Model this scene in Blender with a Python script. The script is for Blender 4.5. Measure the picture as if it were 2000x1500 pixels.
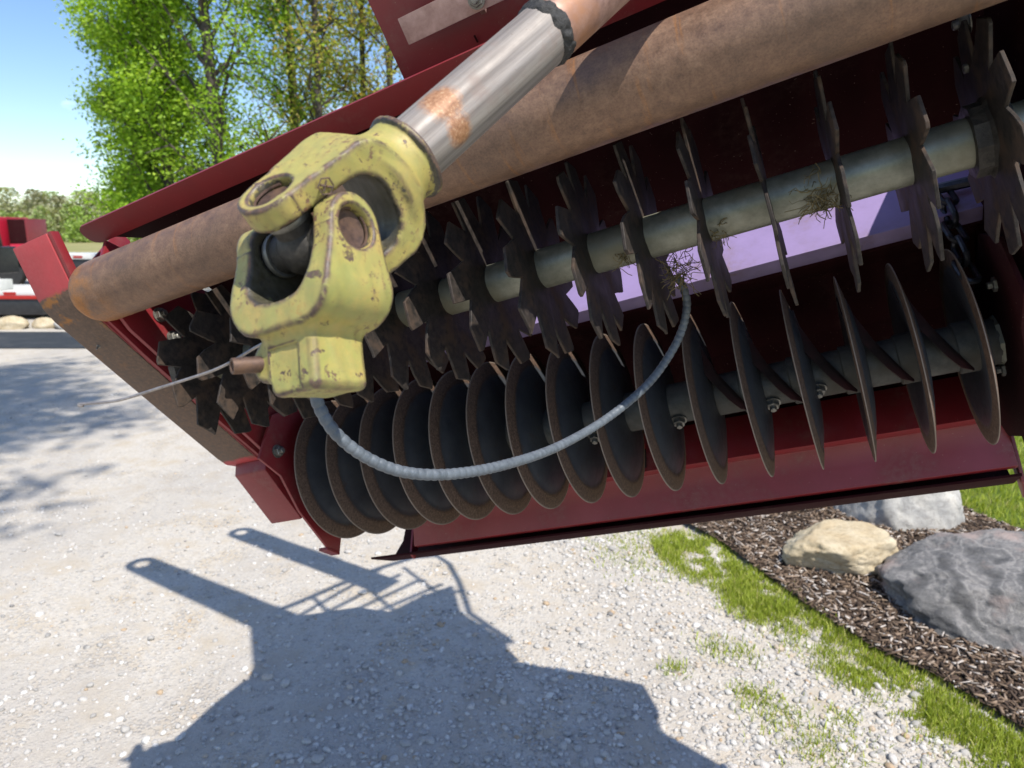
import bpy, bmesh, math, random
import numpy as np
from mathutils import Vector, Matrix

for o in list(bpy.data.objects): bpy.data.objects.remove(o)
scene = bpy.context.scene
COL = scene.collection
rnd = random.Random(7)
rng = np.random.default_rng(11)

# ------------------------------------------------------------------ camera, sky, sun, exposure
F_PX, PITCH, CAM_H = 1387.0, math.radians(12.0), 1.75
cam_data = bpy.data.cameras.new('camera')
cam = bpy.data.objects.new('camera', cam_data); COL.objects.link(cam)
cam_data.sensor_width = 36.0; cam_data.lens = 36.0 * F_PX / 2000.0
cam_data.clip_start = 0.02; cam_data.clip_end = 2000
cam.location = (0, 0, CAM_H); cam.rotation_euler = (math.pi/2 - PITCH, 0, 0)
cam_data.dof.use_dof = True; cam_data.dof.focus_distance = 0.85; cam_data.dof.aperture_fstop = 9.0
scene.camera = cam

SUN = Vector((0.36, -0.52, 1.0)).normalized()
sun_el = math.asin(SUN.z); sun_az = math.atan2(SUN.x, SUN.y)
world = bpy.data.worlds.new('World'); scene.world = world; world.use_nodes = True
wn = world.node_tree; wn.nodes.clear()
w_out = wn.nodes.new('ShaderNodeOutputWorld'); w_bg = wn.nodes.new('ShaderNodeBackground')
w_sky = wn.nodes.new('ShaderNodeTexSky'); w_sky.sky_type = 'NISHITA'; w_sky.sun_disc = False
w_sky.sun_elevation = sun_el; w_sky.sun_rotation = sun_az; w_sky.altitude = 250
w_sky.air_density = 1.0; w_sky.dust_density = 0.25; w_sky.ozone_density = 1.3
w_tc = wn.nodes.new('ShaderNodeTexCoord'); w_map = wn.nodes.new('ShaderNodeMapping')
w_map.inputs['Scale'].default_value = (1.0, 1.0, 2.6); w_map.inputs['Location'].default_value = (5.1, 2.7, 0.2); w_map.inputs['Rotation'].default_value = (0, 0, math.radians(-13))
w_noise = wn.nodes.new('ShaderNodeTexNoise'); w_noise.inputs['Scale'].default_value = 2.3
w_noise.inputs['Detail'].default_value = 8; w_noise.inputs['Roughness'].default_value = 0.6
w_ramp = wn.nodes.new('ShaderNodeValToRGB')
w_ramp.color_ramp.elements[0].position = 0.56; w_ramp.color_ramp.elements[1].position = 0.68
w_mix = wn.nodes.new('ShaderNodeMixRGB'); w_mix.inputs['Color2'].default_value = (9.5, 9.8, 10.2, 1)
wn.links.new(w_tc.outputs['Generated'], w_map.inputs['Vector']); wn.links.new(w_map.outputs[0], w_noise.inputs['Vector'])
wn.links.new(w_noise.outputs['Fac'], w_ramp.inputs['Fac']); wn.links.new(w_ramp.outputs['Color'], w_mix.inputs['Fac'])
w_hs = wn.nodes.new('ShaderNodeHueSaturation'); w_hs.inputs['Saturation'].default_value = 1.16; w_hs.inputs['Hue'].default_value = 0.507
wn.links.new(w_sky.outputs[0], w_hs.inputs['Color']); wn.links.new(w_hs.outputs[0], w_mix.inputs['Color1']); wn.links.new(w_mix.outputs[0], w_bg.inputs['Color'])
w_bg.inputs['Strength'].default_value = 0.13
wn.links.new(w_bg.outputs[0], w_out.inputs['Surface'])

sun_data = bpy.data.lights.new('sun', 'SUN'); sun_data.energy = 4.4; sun_data.angle = math.radians(0.53)
sun_data.color = (1.0, 0.95, 0.87)
sun = bpy.data.objects.new('sun', sun_data); COL.objects.link(sun)
sun.rotation_euler = SUN.to_track_quat('Z', 'Y').to_euler(); sun.location = (3, -4, 12)

scene.view_settings.view_transform = 'Standard'; scene.view_settings.look = 'None'
scene.view_settings.exposure = 0.60; scene.view_settings.gamma = 1.0
scene.view_settings.use_curve_mapping = False
scene.render.engine = 'CYCLES'

# ------------------------------------------------------------------ helpers
CR = Vector((1, 0, 0)); CU = Vector((0, math.sin(PITCH), math.cos(PITCH))); CK = Vector((0, -math.cos(PITCH), math.sin(PITCH)))
def at(px, py, depth):
    """World point at a measured direction and distance from where the photographer stood."""
    return Vector((0, 0, CAM_H)) + CR*((px-1000)/F_PX*depth) + CU*((750-py)/F_PX*depth) - CK*depth
def cdir(r, u, k): return CR*r + CU*u + CK*k

def add_obj(name, me, mat=None, parent=None, smooth=False):
    o = bpy.data.objects.new(name, me); COL.objects.link(o)
    if mat is not None and len(me.materials) == 0: me.materials.append(mat)
    if parent is not None: o.parent = parent
    if smooth: me.shade_smooth()
    return o
def tag(o, label=None, cat=None, group=None, kind=None):
    if label: o['label'] = label
    if cat: o['category'] = cat
    if group: o['group'] = group
    if kind: o['kind'] = kind
    return o
def empty(name, loc=(0, 0, 0)):
    o = bpy.data.objects.new(name, None); COL.objects.link(o); o.location = loc; o.empty_display_size = 0.1
    return o
def big_mesh(name, V, F, tone=None):
    V = np.asarray(V, np.float32); F = np.asarray(F, np.int32); k = F.shape[1]
    me = bpy.data.meshes.new(name); me.vertices.add(len(V)); me.vertices.foreach_set('co', V.ravel())
    me.loops.add(F.size); me.loops.foreach_set('vertex_index', F.ravel())
    me.polygons.add(len(F)); me.polygons.foreach_set('loop_start', np.arange(0, F.size, k, dtype=np.int32))
    me.update(calc_edges=True)
    if tone is not None:
        a = me.attributes.new('tone', 'FLOAT', 'POINT'); a.data.foreach_set('value', np.asarray(tone, np.float32))
    return me
class MB:
    """Collects shapes, builds one mesh."""
    def __init__(s): s.v = []; s.f = []
    def add(s, vs, fs):
        b = len(s.v); s.v += [tuple(v) for v in vs]; s.f += [tuple(i+b for i in f) for f in fs]; return s
    def box(s, a, b):
        x0, y0, z0 = a; x1, y1, z1 = b
        vs = [(x0,y0,z0),(x1,y0,z0),(x1,y1,z0),(x0,y1,z0),(x0,y0,z1),(x1,y0,z1),(x1,y1,z1),(x0,y1,z1)]
        return s.add(vs, [(0,3,2,1),(4,5,6,7),(0,1,5,4),(1,2,6,5),(2,3,7,6),(3,0,4,7)])
    def obox(s, c, ax, ay, az):
        c, ax, ay, az = map(Vector, (c, ax, ay, az))
        vs = [c-ax-ay-az, c+ax-ay-az, c+ax+ay-az, c-ax+ay-az, c-ax-ay+az, c+ax-ay+az, c+ax+ay+az, c-ax+ay+az]
        return s.add(vs, [(0,3,2,1),(4,5,6,7),(0,1,5,4),(1,2,6,5),(2,3,7,6),(3,0,4,7)])
    def prism_x(s, poly, x0, x1):
        """Polygon in (y,z) extruded along x."""
        n = len(poly); vs = [(x0, y, z) for y, z in poly] + [(x1, y, z) for y, z in poly]
        fs = [tuple(range(n)), tuple(range(2*n-1, n-1, -1))] + [(i, i+n, (i+1) % n+n, (i+1) % n) for i in range(n)]
        return s.add(vs, fs)
    def sheet_x(s, path, x0, x1, th):
        """Bent sheet: path in (y,z), thickness th, extruded along x."""
        P = [Vector(p) for p in path]; n = len(P); off = []
        for i in range(n):
            d = Vector((0, 0))
            if i > 0: d += (P[i]-P[i-1]).normalized()
            if i < n-1: d += (P[i+1]-P[i]).normalized()
            d.normalize(); off.append(Vector((-d.y, d.x))*th)
        poly = [tuple(p) for p in P] + [tuple(p+o) for p, o in zip(reversed(P), reversed(off))]
        return s.prism_x(poly, x0, x1)
    def tube(s, pts, rad, n=12, caps=True):
        pts = [Vector(p) for p in pts]; m = len(pts)
        if not hasattr(rad, '__len__'): rad = [rad]*m
        t0 = (pts[1]-pts[0]).normalized(); u = t0.orthogonal().normalized(); rings = []
        for i in range(m):
            t = (pts[min(i+1, m-1)]-pts[max(i-1, 0)]).normalized()
            u = (u - t*u.dot(t)).normalized(); w = t.cross(u)
            rings.append([pts[i] + (u*math.cos(2*math.pi*j/n)+w*math.sin(2*math.pi*j/n))*rad[i] for j in range(n)])
        vs = [v for r in rings for v in r]; fs = []
        for i in range(m-1):
            for j in range(n): fs.append((i*n+j, i*n+(j+1) % n, (i+1)*n+(j+1) % n, (i+1)*n+j))
        if caps: fs += [tuple(range(n-1, -1, -1)), tuple(range((m-1)*n, m*n))]
        return s.add(vs, fs)
    def lathe(s, prof, org=(0, 0, 0), axis=(1, 0, 0), n=32):
        """prof: list of (along, radius)."""
        org = Vector(org); ax = Vector(axis).normalized(); u = ax.orthogonal().normalized(); w = ax.cross(u); vs = []; fs = []
        for a, r in prof:
            for j in range(n):
                t = 2*math.pi*j/n; vs.append(org + ax*a + (u*math.cos(t)+w*math.sin(t))*max(r, 1e-5))
        m = len(prof)
        for i in range(m-1):
            for j in range(n): fs.append((i*n+j, i*n+(j+1) % n, (i+1)*n+(j+1) % n, (i+1)*n+j))
        fs += [tuple(range(n-1, -1, -1)), tuple(range((m-1)*n, m*n))]
        return s.add(vs, fs)
    def build(s, name, mat, parent=None, smooth=False, bevel=0, seg=2, angle=40):
        me = bpy.data.meshes.new(name); me.from_pydata(s.v, [], s.f); me.update()
        bm = bmesh.new(); bm.from_mesh(me)
        bmesh.ops.recalc_face_normals(bm, faces=bm.faces)
        if bevel:
            es = [e for e in bm.edges if len(e.link_faces) == 2 and e.calc_face_angle(0) > math.radians(25)]
            bmesh.ops.bevel(bm, geom=es, offset=bevel, segments=seg, profile=0.6, affect='EDGES', clamp_overlap=True)
        bm.to_mesh(me); bm.free()
        o = add_obj(name, me, mat, parent)
        if smooth or bevel:
            me.shade_smooth(); me.set_sharp_from_angle(angle=math.radians(angle))
        return o

def hexbolt(mb, c, axis, r=0.010, h=0.008):
    c = Vector(c); ax = Vector(axis).normalized()
    mb.lathe([(0, r*1.25), (0.0015, r*1.25), (0.0016, 0.9*r)], c, ax, 16)
    mb.lathe([(0.0015, r), (h, r), (h+0.001, r*0.85)], c, ax, 6)
    mb.lathe([(h, r*0.5), (h+0.006, r*0.5), (h+0.007, r*0.4)], c, ax, 10)

# ------------------------------------------------------------------ materials
def mat_new(name):
    m = bpy.data.materials.new(name); m.use_nodes = True; nt = m.node_tree
    return m, nt, nt.nodes['Principled BSDF']
def nd(nt, typ, **kw):
    n = nt.nodes.new(typ)
    for k, v in kw.items():
        if k in n.inputs: 
            if isinstance(v, bpy.types.NodeSocket): nt.links.new(v, n.inputs[k])
            else: n.inputs[k].default_value = v
        else: setattr(n, k, v)
    return n
def coord(nt, kind='Object', scale=(1, 1, 1), rot=(0, 0, 0)):
    tc = nt.nodes.new('ShaderNodeTexCoord'); mp = nd(nt, 'ShaderNodeMapping', Scale=scale, Rotation=rot)
    nt.links.new(tc.outputs[kind], mp.inputs['Vector']); return mp.outputs[0]
def noise(nt, vec, scale, detail=6, rough=0.6, dist=0.0):
    return nd(nt, 'ShaderNodeTexNoise', Vector=vec, Scale=scale, Detail=detail, Roughness=rough, Distortion=dist).outputs['Fac']
def ramp(nt, fac, stops, interp='LINEAR'):
    r = nt.nodes.new('ShaderNodeValToRGB'); cr = r.color_ramp; cr.interpolation = interp
    while len(cr.elements) < len(stops): cr.elements.new(0.5)
    for e, (p, c) in zip(cr.elements, stops):
        e.position = p; e.color = (c, c, c, 1) if not hasattr(c, '__len__') else (*c[:3], 1)
    nt.links.new(fac, r.inputs['Fac']); return r.outputs['Color']
def mix(nt, fac, a, b, blend='MIX'):
    m = nt.nodes.new('ShaderNodeMixRGB'); m.blend_type = blend
    for k, v in (('Fac', fac), ('Color1', a), ('Color2', b)):
        if isinstance(v, bpy.types.NodeSocket): nt.links.new(v, m.inputs[k])
        elif k == 'Fac': m.inputs[k].default_value = v
        else: m.inputs[k].default_value = (*v[:3], 1)
    return m.outputs[0]
def math_(nt, op, a, b=0.0):
    m = nt.nodes.new('ShaderNodeMath'); m.operation = op
    for i, v in enumerate((a, b)):
        if isinstance(v, bpy.types.NodeSocket): nt.links.new(v, m.inputs[i])
        else: m.inputs[i].default_value = v
    return m.outputs[0]
def bump(nt, bsdf, h, strength=0.3, dist=0.002):
    b = nd(nt, 'ShaderNodeBump', Height=h, Strength=strength, Distance=dist); nt.links.new(b.outputs[0], bsdf.inputs['Normal'])
def setc(nt, bsdf, c):
    if isinstance(c, bpy.types.NodeSocket): nt.links.new(c, bsdf.inputs['Base Color'])
    else: bsdf.inputs['Base Color'].default_value = (*c[:3], 1)
def setr(nt, bsdf, r):
    if isinstance(r, bpy.types.NodeSocket): nt.links.new(r, bsdf.inputs['Roughness'])
    else: bsdf.inputs['Roughness'].default_value = r

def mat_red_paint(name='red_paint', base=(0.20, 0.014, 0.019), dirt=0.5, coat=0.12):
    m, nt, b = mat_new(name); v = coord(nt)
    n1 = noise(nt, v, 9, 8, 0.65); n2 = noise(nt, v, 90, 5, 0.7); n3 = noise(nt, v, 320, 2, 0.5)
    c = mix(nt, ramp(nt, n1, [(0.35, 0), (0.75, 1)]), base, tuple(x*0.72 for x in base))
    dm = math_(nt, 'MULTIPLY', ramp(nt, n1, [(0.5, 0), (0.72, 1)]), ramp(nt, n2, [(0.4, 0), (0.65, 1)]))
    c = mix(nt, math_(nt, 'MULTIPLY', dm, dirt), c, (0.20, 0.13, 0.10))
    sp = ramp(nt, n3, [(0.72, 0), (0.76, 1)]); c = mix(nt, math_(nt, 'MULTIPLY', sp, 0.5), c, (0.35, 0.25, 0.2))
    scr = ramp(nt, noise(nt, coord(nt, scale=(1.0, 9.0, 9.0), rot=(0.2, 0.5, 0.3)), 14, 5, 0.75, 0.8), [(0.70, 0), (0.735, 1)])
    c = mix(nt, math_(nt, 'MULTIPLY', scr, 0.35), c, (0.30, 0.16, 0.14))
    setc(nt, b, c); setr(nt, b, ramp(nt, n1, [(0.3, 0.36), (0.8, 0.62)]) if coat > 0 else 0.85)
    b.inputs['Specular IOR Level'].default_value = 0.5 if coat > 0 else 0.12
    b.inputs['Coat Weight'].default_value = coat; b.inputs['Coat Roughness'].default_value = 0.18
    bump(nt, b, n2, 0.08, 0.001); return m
def mat_roller():
    m, nt, b = mat_new('rusty_roller_steel')
    v = coord(nt); vs = coord(nt, scale=(3.0, 0.25, 0.25)); vl = coord(nt, scale=(0.35, 3, 3))
    n1 = noise(nt, v, 7, 8, 0.65); n2 = noise(nt, v, 60, 6, 0.7); ns = noise(nt, vs, 26, 5, 0.7, 0.6); nf = noise(nt, v, 420, 3, 0.6)
    c = ramp(nt, n2, [(0.25, (0.115, 0.066, 0.044)), (0.5, (0.205, 0.120, 0.078)), (0.75, (0.30, 0.185, 0.120))])
    c = mix(nt, ramp(nt, ns, [(0.58, 0), (0.76, 0.45)]), c, (0.30, 0.19, 0.125))
    c = mix(nt, ramp(nt, n1, [(0.46, 0), (0.70, 0.75)]), c, (0.105, 0.068, 0.050))
    # orange rust: strongest at the left end cap and in blotches
    sx = nt.nodes.new('ShaderNodeSeparateXYZ'); nt.links.new(v, sx.inputs[0])
    endm = math_(nt, 'MULTIPLY', ramp(nt, math_(nt, 'MULTIPLY', sx.outputs['X'], 0.6), [(0.535, 0), (0.59, 1)]), ramp(nt, noise(nt, v, 14, 5, 0.6), [(0.44, 0), (0.56, 1)]))
    blot = ramp(nt, noise(nt, vs, 20, 6, 0.7), [(0.58, 0), (0.68, 1)])
    om = math_(nt, 'MAXIMUM', endm, math_(nt, 'MULTIPLY', blot, 0.40))
    c = mix(nt, math_(nt, 'MULTIPLY', om, 0.85), c, (0.42, 0.16, 0.022))
    c = mix(nt, ramp(nt, nf, [(0.3, 0.35), (0.6, 0)]), c, (0.04, 0.028, 0.022))
    setc(nt, b, c); setr(nt, b, ramp(nt, n2, [(0.3, 0.42), (0.7, 0.7)]))
    b.inputs['Metallic'].default_value = 0.25
    bump(nt, b, math_(nt, 'ADD', n2, math_(nt, 'MULTIPLY', nf, 0.6)), 0.25, 0.0012); return m
def mat_yoke(name, paint=(0.345, 0.300, 0.082), chip=0.0):
    m, nt, b = mat_new(name); v = coord(nt)
    n1 = noise(nt, v, 25, 8, 0.7); n2 = noise(nt, v, 190, 6, 0.7); n3 = noise(nt, v, 620, 3, 0.6); n4 = noise(nt, v, 60, 5, 0.65, 0.4)
    geo = nt.nodes.new('ShaderNodeNewGeometry')
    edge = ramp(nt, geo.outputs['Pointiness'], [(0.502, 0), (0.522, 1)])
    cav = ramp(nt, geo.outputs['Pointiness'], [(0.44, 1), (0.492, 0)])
    c = mix(nt, ramp(nt, n1, [(0.40, 0), (0.62, 1)]), paint, (0.42, 0.31, 0.095))
    c = mix(nt, ramp(nt, n4, [(0.38, 0.5), (0.6, 0)]), c, (0.24, 0.25, 0.085))
    # chips: speckles, worn blotches, worn edges
    sp = ramp(nt, n2, [(0.555+chip, 0), (0.585+chip, 1)]); blot = ramp(nt, n4, [(0.615+chip, 0), (0.65+chip, 1)])
    ew = math_(nt, 'MULTIPLY', edge, ramp(nt, n4, [(0.34, 0), (0.45, 1)]))
    mk = math_(nt, 'MAXIMUM', math_(nt, 'MULTIPLY', sp, ramp(nt, noise(nt, v, 16, 4, 0.6), [(0.46, 0.04), (0.58, 1)])), math_(nt, 'MAXIMUM', math_(nt, 'MULTIPLY', blot, ramp(nt, n2, [(0.35, 0.4), (0.5, 1)])), ew))
    steel = ramp(nt, n2, [(0.3, (0.040, 0.027, 0.022)), (0.55, (0.105, 0.068, 0.052)), (0.8, (0.26, 0.12, 0.05))])
    c = mix(nt, mk, c, steel)
    rust = ramp(nt, noise(nt, v, 38, 6, 0.7), [(0.63, 0), (0.74, 0.7)]); c = mix(nt, rust, c, (0.36, 0.14, 0.035))
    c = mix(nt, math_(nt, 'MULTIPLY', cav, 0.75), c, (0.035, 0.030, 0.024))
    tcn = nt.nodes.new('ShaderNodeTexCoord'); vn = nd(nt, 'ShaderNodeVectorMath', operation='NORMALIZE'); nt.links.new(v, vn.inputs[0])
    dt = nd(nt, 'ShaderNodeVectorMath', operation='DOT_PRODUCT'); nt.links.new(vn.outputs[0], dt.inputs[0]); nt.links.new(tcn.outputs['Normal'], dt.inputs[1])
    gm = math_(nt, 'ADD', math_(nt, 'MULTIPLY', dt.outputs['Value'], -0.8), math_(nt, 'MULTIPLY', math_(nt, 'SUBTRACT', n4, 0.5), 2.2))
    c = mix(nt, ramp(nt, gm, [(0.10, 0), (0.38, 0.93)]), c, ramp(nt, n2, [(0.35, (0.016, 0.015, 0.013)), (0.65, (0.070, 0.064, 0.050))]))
    setc(nt, b, c); setr(nt, b, ramp(nt, n2, [(0.3, 0.42), (0.7, 0.62)]))
    hgt = math_(nt, 'ADD', math_(nt, 'MULTIPLY', n2, 0.5), math_(nt, 'SUBTRACT', math_(nt, 'MULTIPLY', n3, 0.35), math_(nt, 'MULTIPLY', mk, 0.5)))
    bump(nt, b, hgt, 0.35, 0.0012); return m
def mat_rough(name, c0, c1, scale=60, rough=(0.5, 0.8), metal=0.0, bs=0.3, bd=0.001, c2=None, s2=9, spec=0.5):
    m, nt, b = mat_new(name); v = coord(nt)
    n1 = noise(nt, v, scale, 7, 0.68); n2 = noise(nt, v, s2, 6, 0.6)
    c = ramp(nt, n1, [(0.3, c0), (0.7, c1)])
    if c2 is not None: c = mix(nt, ramp(nt, n2, [(0.48, 0), (0.66, 1)]), c, c2)
    setc(nt, b, c); setr(nt, b, ramp(nt, n2, [(0.3, rough[0]), (0.7, rough[1])]))
    b.inputs['Metallic'].default_value = metal; b.inputs['Specular IOR Level'].default_value = spec
    bump(nt, b, n1, bs, bd); return m
def mat_disc():
    m, nt, b = mat_new('disc_steel'); v = coord(nt); oi = nt.nodes.new('ShaderNodeObjectInfo')
    sx = nt.nodes.new('ShaderNodeSeparateXYZ'); nt.links.new(v, sx.inputs[0])
    rr = math_(nt, 'SQRT', math_(nt, 'ADD', math_(nt, 'MULTIPLY', sx.outputs['Y'], sx.outputs['Y']), math_(nt, 'MULTIPLY', sx.outputs['Z'], sx.outputs['Z'])))
    vo = nd(nt, 'ShaderNodeVectorMath', operation='ADD'); nt.links.new(v, vo.inputs[0]); nt.links.new(oi.outputs['Random'], vo.inputs[1]); v2 = vo.outputs[0]
    n1 = noise(nt, v2, 60, 6, 0.7); n2 = noise(nt, v2, 260, 4, 0.7); n3 = noise(nt, v2, 14, 6, 0.65)
    rim = ramp(nt, math_(nt, 'ADD', math_(nt, 'MULTIPLY', rr, 5.0), math_(nt, 'MULTIPLY', n1, 0.05)), [(0.605, 0), (0.635, 1)])
    face = ramp(nt, n3, [(0.3, (0.055, 0.066, 0.085)), (0.6, (0.105, 0.118, 0.135)), (0.8, (0.14, 0.135, 0.12))])
    edge = ramp(nt, n2, [(0.3, (0.040, 0.026, 0.020)), (0.55, (0.145, 0.090, 0.064)), (0.8, (0.26, 0.19, 0.135))])
    face = mix(nt, ramp(nt, n1, [(0.58, 0), (0.70, 0.55)]), face, (0.115, 0.080, 0.058))
    c = mix(nt, rim, face, edge); c = mix(nt, ramp(nt, math_(nt, 'MULTIPLY', rr, 5.0), [(0.715, 0), (0.722, 0.7)]), c, (0.30, 0.25, 0.21))
    c = mix(nt, math_(nt, 'MULTIPLY', oi.outputs['Random'], 0.35), c, (0.075, 0.055, 0.042)); setc(nt, b, c)
    setr(nt, b, mix(nt, rim, ramp(nt, n1, [(0.3, 0.33), (0.7, 0.5)]), (0.75, 0.75, 0.75)))
    b.inputs['Metallic'].default_value = 0.45; bump(nt, b, n2, 0.3, 0.0008); return m
def mat_skid():
    m, nt, b = mat_new('worn_skid_shoe'); v = coord(nt)
    sx = nt.nodes.new('ShaderNodeSeparateXYZ'); nt.links.new(v, sx.inputs[0])
    n1 = noise(nt, v, 30, 7, 0.7); n2 = noise(nt, v, 150, 6, 0.7); n3 = noise(nt, coord(nt, scale=(3, 0.5, 3)), 60, 5, 0.7)
    steel = ramp(nt, n2, [(0.28, (0.050, 0.031, 0.021)), (0.55, (0.118, 0.072, 0.048)), (0.8, (0.19, 0.122, 0.085))])
    steel = mix(nt, ramp(nt, n3, [(0.6, 0), (0.75, 0.5)]), steel, (0.15, 0.12, 0.11))
    orange = ramp(nt, noise(nt, v, 24, 5, 0.65), [(0.54, 0), (0.62, 1)])
    upper = ramp(nt, sx.outputs['Y'], [(0.42, 0), (0.55, 1)])
    steel = mix(nt, math_(nt, 'MULTIPLY', math_(nt, 'MULTIPLY', orange, upper), 0.85), steel, (0.33, 0.13, 0.02))
    red = mix(nt, ramp(nt, n1, [(0.35, 0), (0.7, 1)]), (0.42, 0.050, 0.058), (0.36, 0.050, 0.055))
    scr = ramp(nt, noise(nt, coord(nt, scale=(6, 1.2, 1.2), rot=(0.4, 0.3, 0.9)), 55, 4, 0.7, 1.5), [(0.70, 0), (0.73, 1)])
    red = mix(nt, math_(nt, 'MULTIPLY', scr, 0.45), red, (0.5, 0.32, 0.26))
    edgey = math_(nt, 'ADD', sx.outputs['Y'], math_(nt, 'MULTIPLY', math_(nt, 'SUBTRACT', n1, 0.5), 0.03))
    top = ramp(nt, edgey, [(0.598, 0), (0.601, 1)])
    bot = ramp(nt, math_(nt, 'ADD', edgey, 0.4), [(0.556, 1), (0.562, 0)])
    c = mix(nt, math_(nt, 'MAXIMUM', top, bot), steel, red)
    setc(nt, b, c); setr(nt, b, ramp(nt, n2, [(0.3, 0.45), (0.7, 0.7)])); b.inputs['Metallic'].default_value = 0.1
    bump(nt, b, n2, 0.25, 0.0008); return m
def mat_tube_steel():
    m, nt, b = mat_new('bright_driveshaft_steel'); v = coord(nt, scale=(1, 1, 1)); vl = coord(nt, scale=(5, 5, 0.2))
    n1 = noise(nt, vl, 30, 6, 0.65); n2 = noise(nt, v, 30, 6, 0.65); n3 = noise(nt, v, 300, 4, 0.6)
    c = ramp(nt, n1, [(0.3, (0.13, 0.110, 0.098)), (0.55, (0.25, 0.222, 0.20)), (0.8, (0.37, 0.34, 0.31))])
    c = mix(nt, ramp(nt, n2, [(0.52, 0), (0.72, 0.7)]), c, (0.21, 0.15, 0.125))
    c = mix(nt, ramp(nt, n3, [(0.66, 0), (0.72, 0.6)]), c, (0.14, 0.09, 0.07))
    for (cx0, cy0, cz0, sz) in ((0.0262, -0.001, 0.152, 1.0), (0.013, -0.0227, 0.156, 1.35)):
        dv = nd(nt, 'ShaderNodeVectorMath', operation='SUBTRACT'); nt.links.new(v, dv.inputs[0]); dv.inputs[1].default_value = (cx0, cy0, cz0)
        ln = nd(nt, 'ShaderNodeVectorMath', operation='LENGTH'); nt.links.new(dv.outputs[0], ln.inputs[0])
        dd = math_(nt, 'ADD', math_(nt, 'MULTIPLY', ln.outputs['Value'], 45.0/sz), math_(nt, 'MULTIPLY', math_(nt, 'SUBTRACT', noise(nt, v, 210, 5, 0.7), 0.5), 0.55))
        rc = ramp(nt, n3, [(0.3, (0.20, 0.085, 0.035)), (0.55, (0.34, 0.17, 0.085)), (0.75, (0.48, 0.33, 0.20))])
        c = mix(nt, ramp(nt, dd, [(0.40, 0.95), (0.58, 0.35), (0.70, 0)]), c, rc)
    setc(nt, b, c); setr(nt, b, ramp(nt, n2, [(0.3, 0.44), (0.7, 0.66)])); b.inputs['Metallic'].default_value = 0.15
    bump(nt, b, math_(nt, 'ADD', n1, math_(nt, 'MULTIPLY', n3, 0.4)), 0.12, 0.0006); return m

M_RED = mat_red_paint()
M_RED_IN = mat_red_paint('shade_dark_red_paint', (0.026, 0.0035, 0.005), 0.15, 0.0)  # darker copy of the red, interior shade painted into the colour
M_SKY_SHEEN = mat_red_paint('sky_sheen_lavender', (0.29, 0.22, 0.42), 0.9)  # lavender sky reflection on the maroon plate, painted in as base colour
M_ROLL = mat_roller()
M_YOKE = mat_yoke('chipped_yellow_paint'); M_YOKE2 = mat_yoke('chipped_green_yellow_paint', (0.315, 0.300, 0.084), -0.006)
M_DISC = mat_disc(); M_SKID = mat_skid(); M_SHAFT = mat_tube_steel()
M_STAR = mat_rough('star_blade_steel', (0.010, 0.009, 0.008), (0.050, 0.040, 0.034), 110, (0.55, 0.8), 0.1, 0.4, 0.0008, (0.070, 0.046, 0.032), 28, 0.3)
M_ZINC = mat_rough('galvanised_tube', (0.17, 0.175, 0.135), (0.33, 0.335, 0.27), 45, (0.36, 0.55), 0.45, 0.12, 0.0006, (0.22, 0.205, 0.14), 8)
M_DULL = mat_rough('dull_grey_shaft', (0.045, 0.047, 0.045), (0.12, 0.12, 0.108), 50, (0.5, 0.7), 0.3, 0.15, 0.0006, (0.085, 0.075, 0.060), 10)
M_GREASE = mat_rough('greasy_steel', (0.012, 0.011, 0.010), (0.075, 0.066, 0.055), 120, (0.35, 0.75), 0.1, 0.6, 0.002, (0.03, 0.027, 0.024), 40)
M_RUSTCAP = mat_rough('rusty_cap_steel', (0.035, 0.022, 0.018), (0.12, 0.072, 0.057), 170, (0.45, 0.7), 0.35, 0.4, 0.0008, (0.14, 0.080, 0.050), 50)
M_RUSTTUBE = mat_rough('pink_rust_tube', (0.16, 0.085, 0.068), (0.42, 0.27, 0.22), 55, (0.4, 0.62), 0.25, 0.2, 0.0006, (0.33, 0.16, 0.085), 16)
M_BLACK = mat_rough('black_gunk', (0.010, 0.010, 0.010), (0.04, 0.038, 0.036), 150, (0.5, 0.85), 0.0, 0.9, 0.003)
M_BOLT = mat_rough('zinc_bolt', (0.13, 0.125, 0.11), (0.32, 0.31, 0.28), 90, (0.35, 0.55), 0.7, 0.1, 0.0005)
M_HOSE = mat_rough('blue_grey_hose_rubber', (0.060, 0.073, 0.090), (0.135, 0.155, 0.18), 130, (0.42, 0.62), 0.0, 0.15, 0.0005, (0.10, 0.118, 0.14), 30)
M_SCRAPER = mat_rough('worn_scraper_steel', (0.010, 0.007, 0.006), (0.036, 0.018, 0.016), 70, (0.5, 0.75), 0.1, 0.3, 0.001, (0.055, 0.014, 0.014), 14)
M_STRAP = mat_rough('dull_strap_steel', (0.28, 0.17, 0.15), (0.46, 0.31, 0.28), 60, (0.35, 0.55), 0.5, 0.15, 0.0006)
M_WIRE = mat_rough('wire_steel', (0.20, 0.18, 0.17), (0.40, 0.36, 0.33), 200, (0.35, 0.5), 0.7, 0.1, 0.0003)
M_STRAW = mat_rough('dry_straw', (0.11, 0.085, 0.035), (0.30, 0.24, 0.11), 200, (0.7, 0.9), 0.0, 0.1, 0.0003)
M_CHAIN = mat_rough('black_chain_steel', (0.012, 0.013, 0.018), (0.05, 0.05, 0.06), 120, (0.25, 0.5), 0.6, 0.2, 0.0005)

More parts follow.
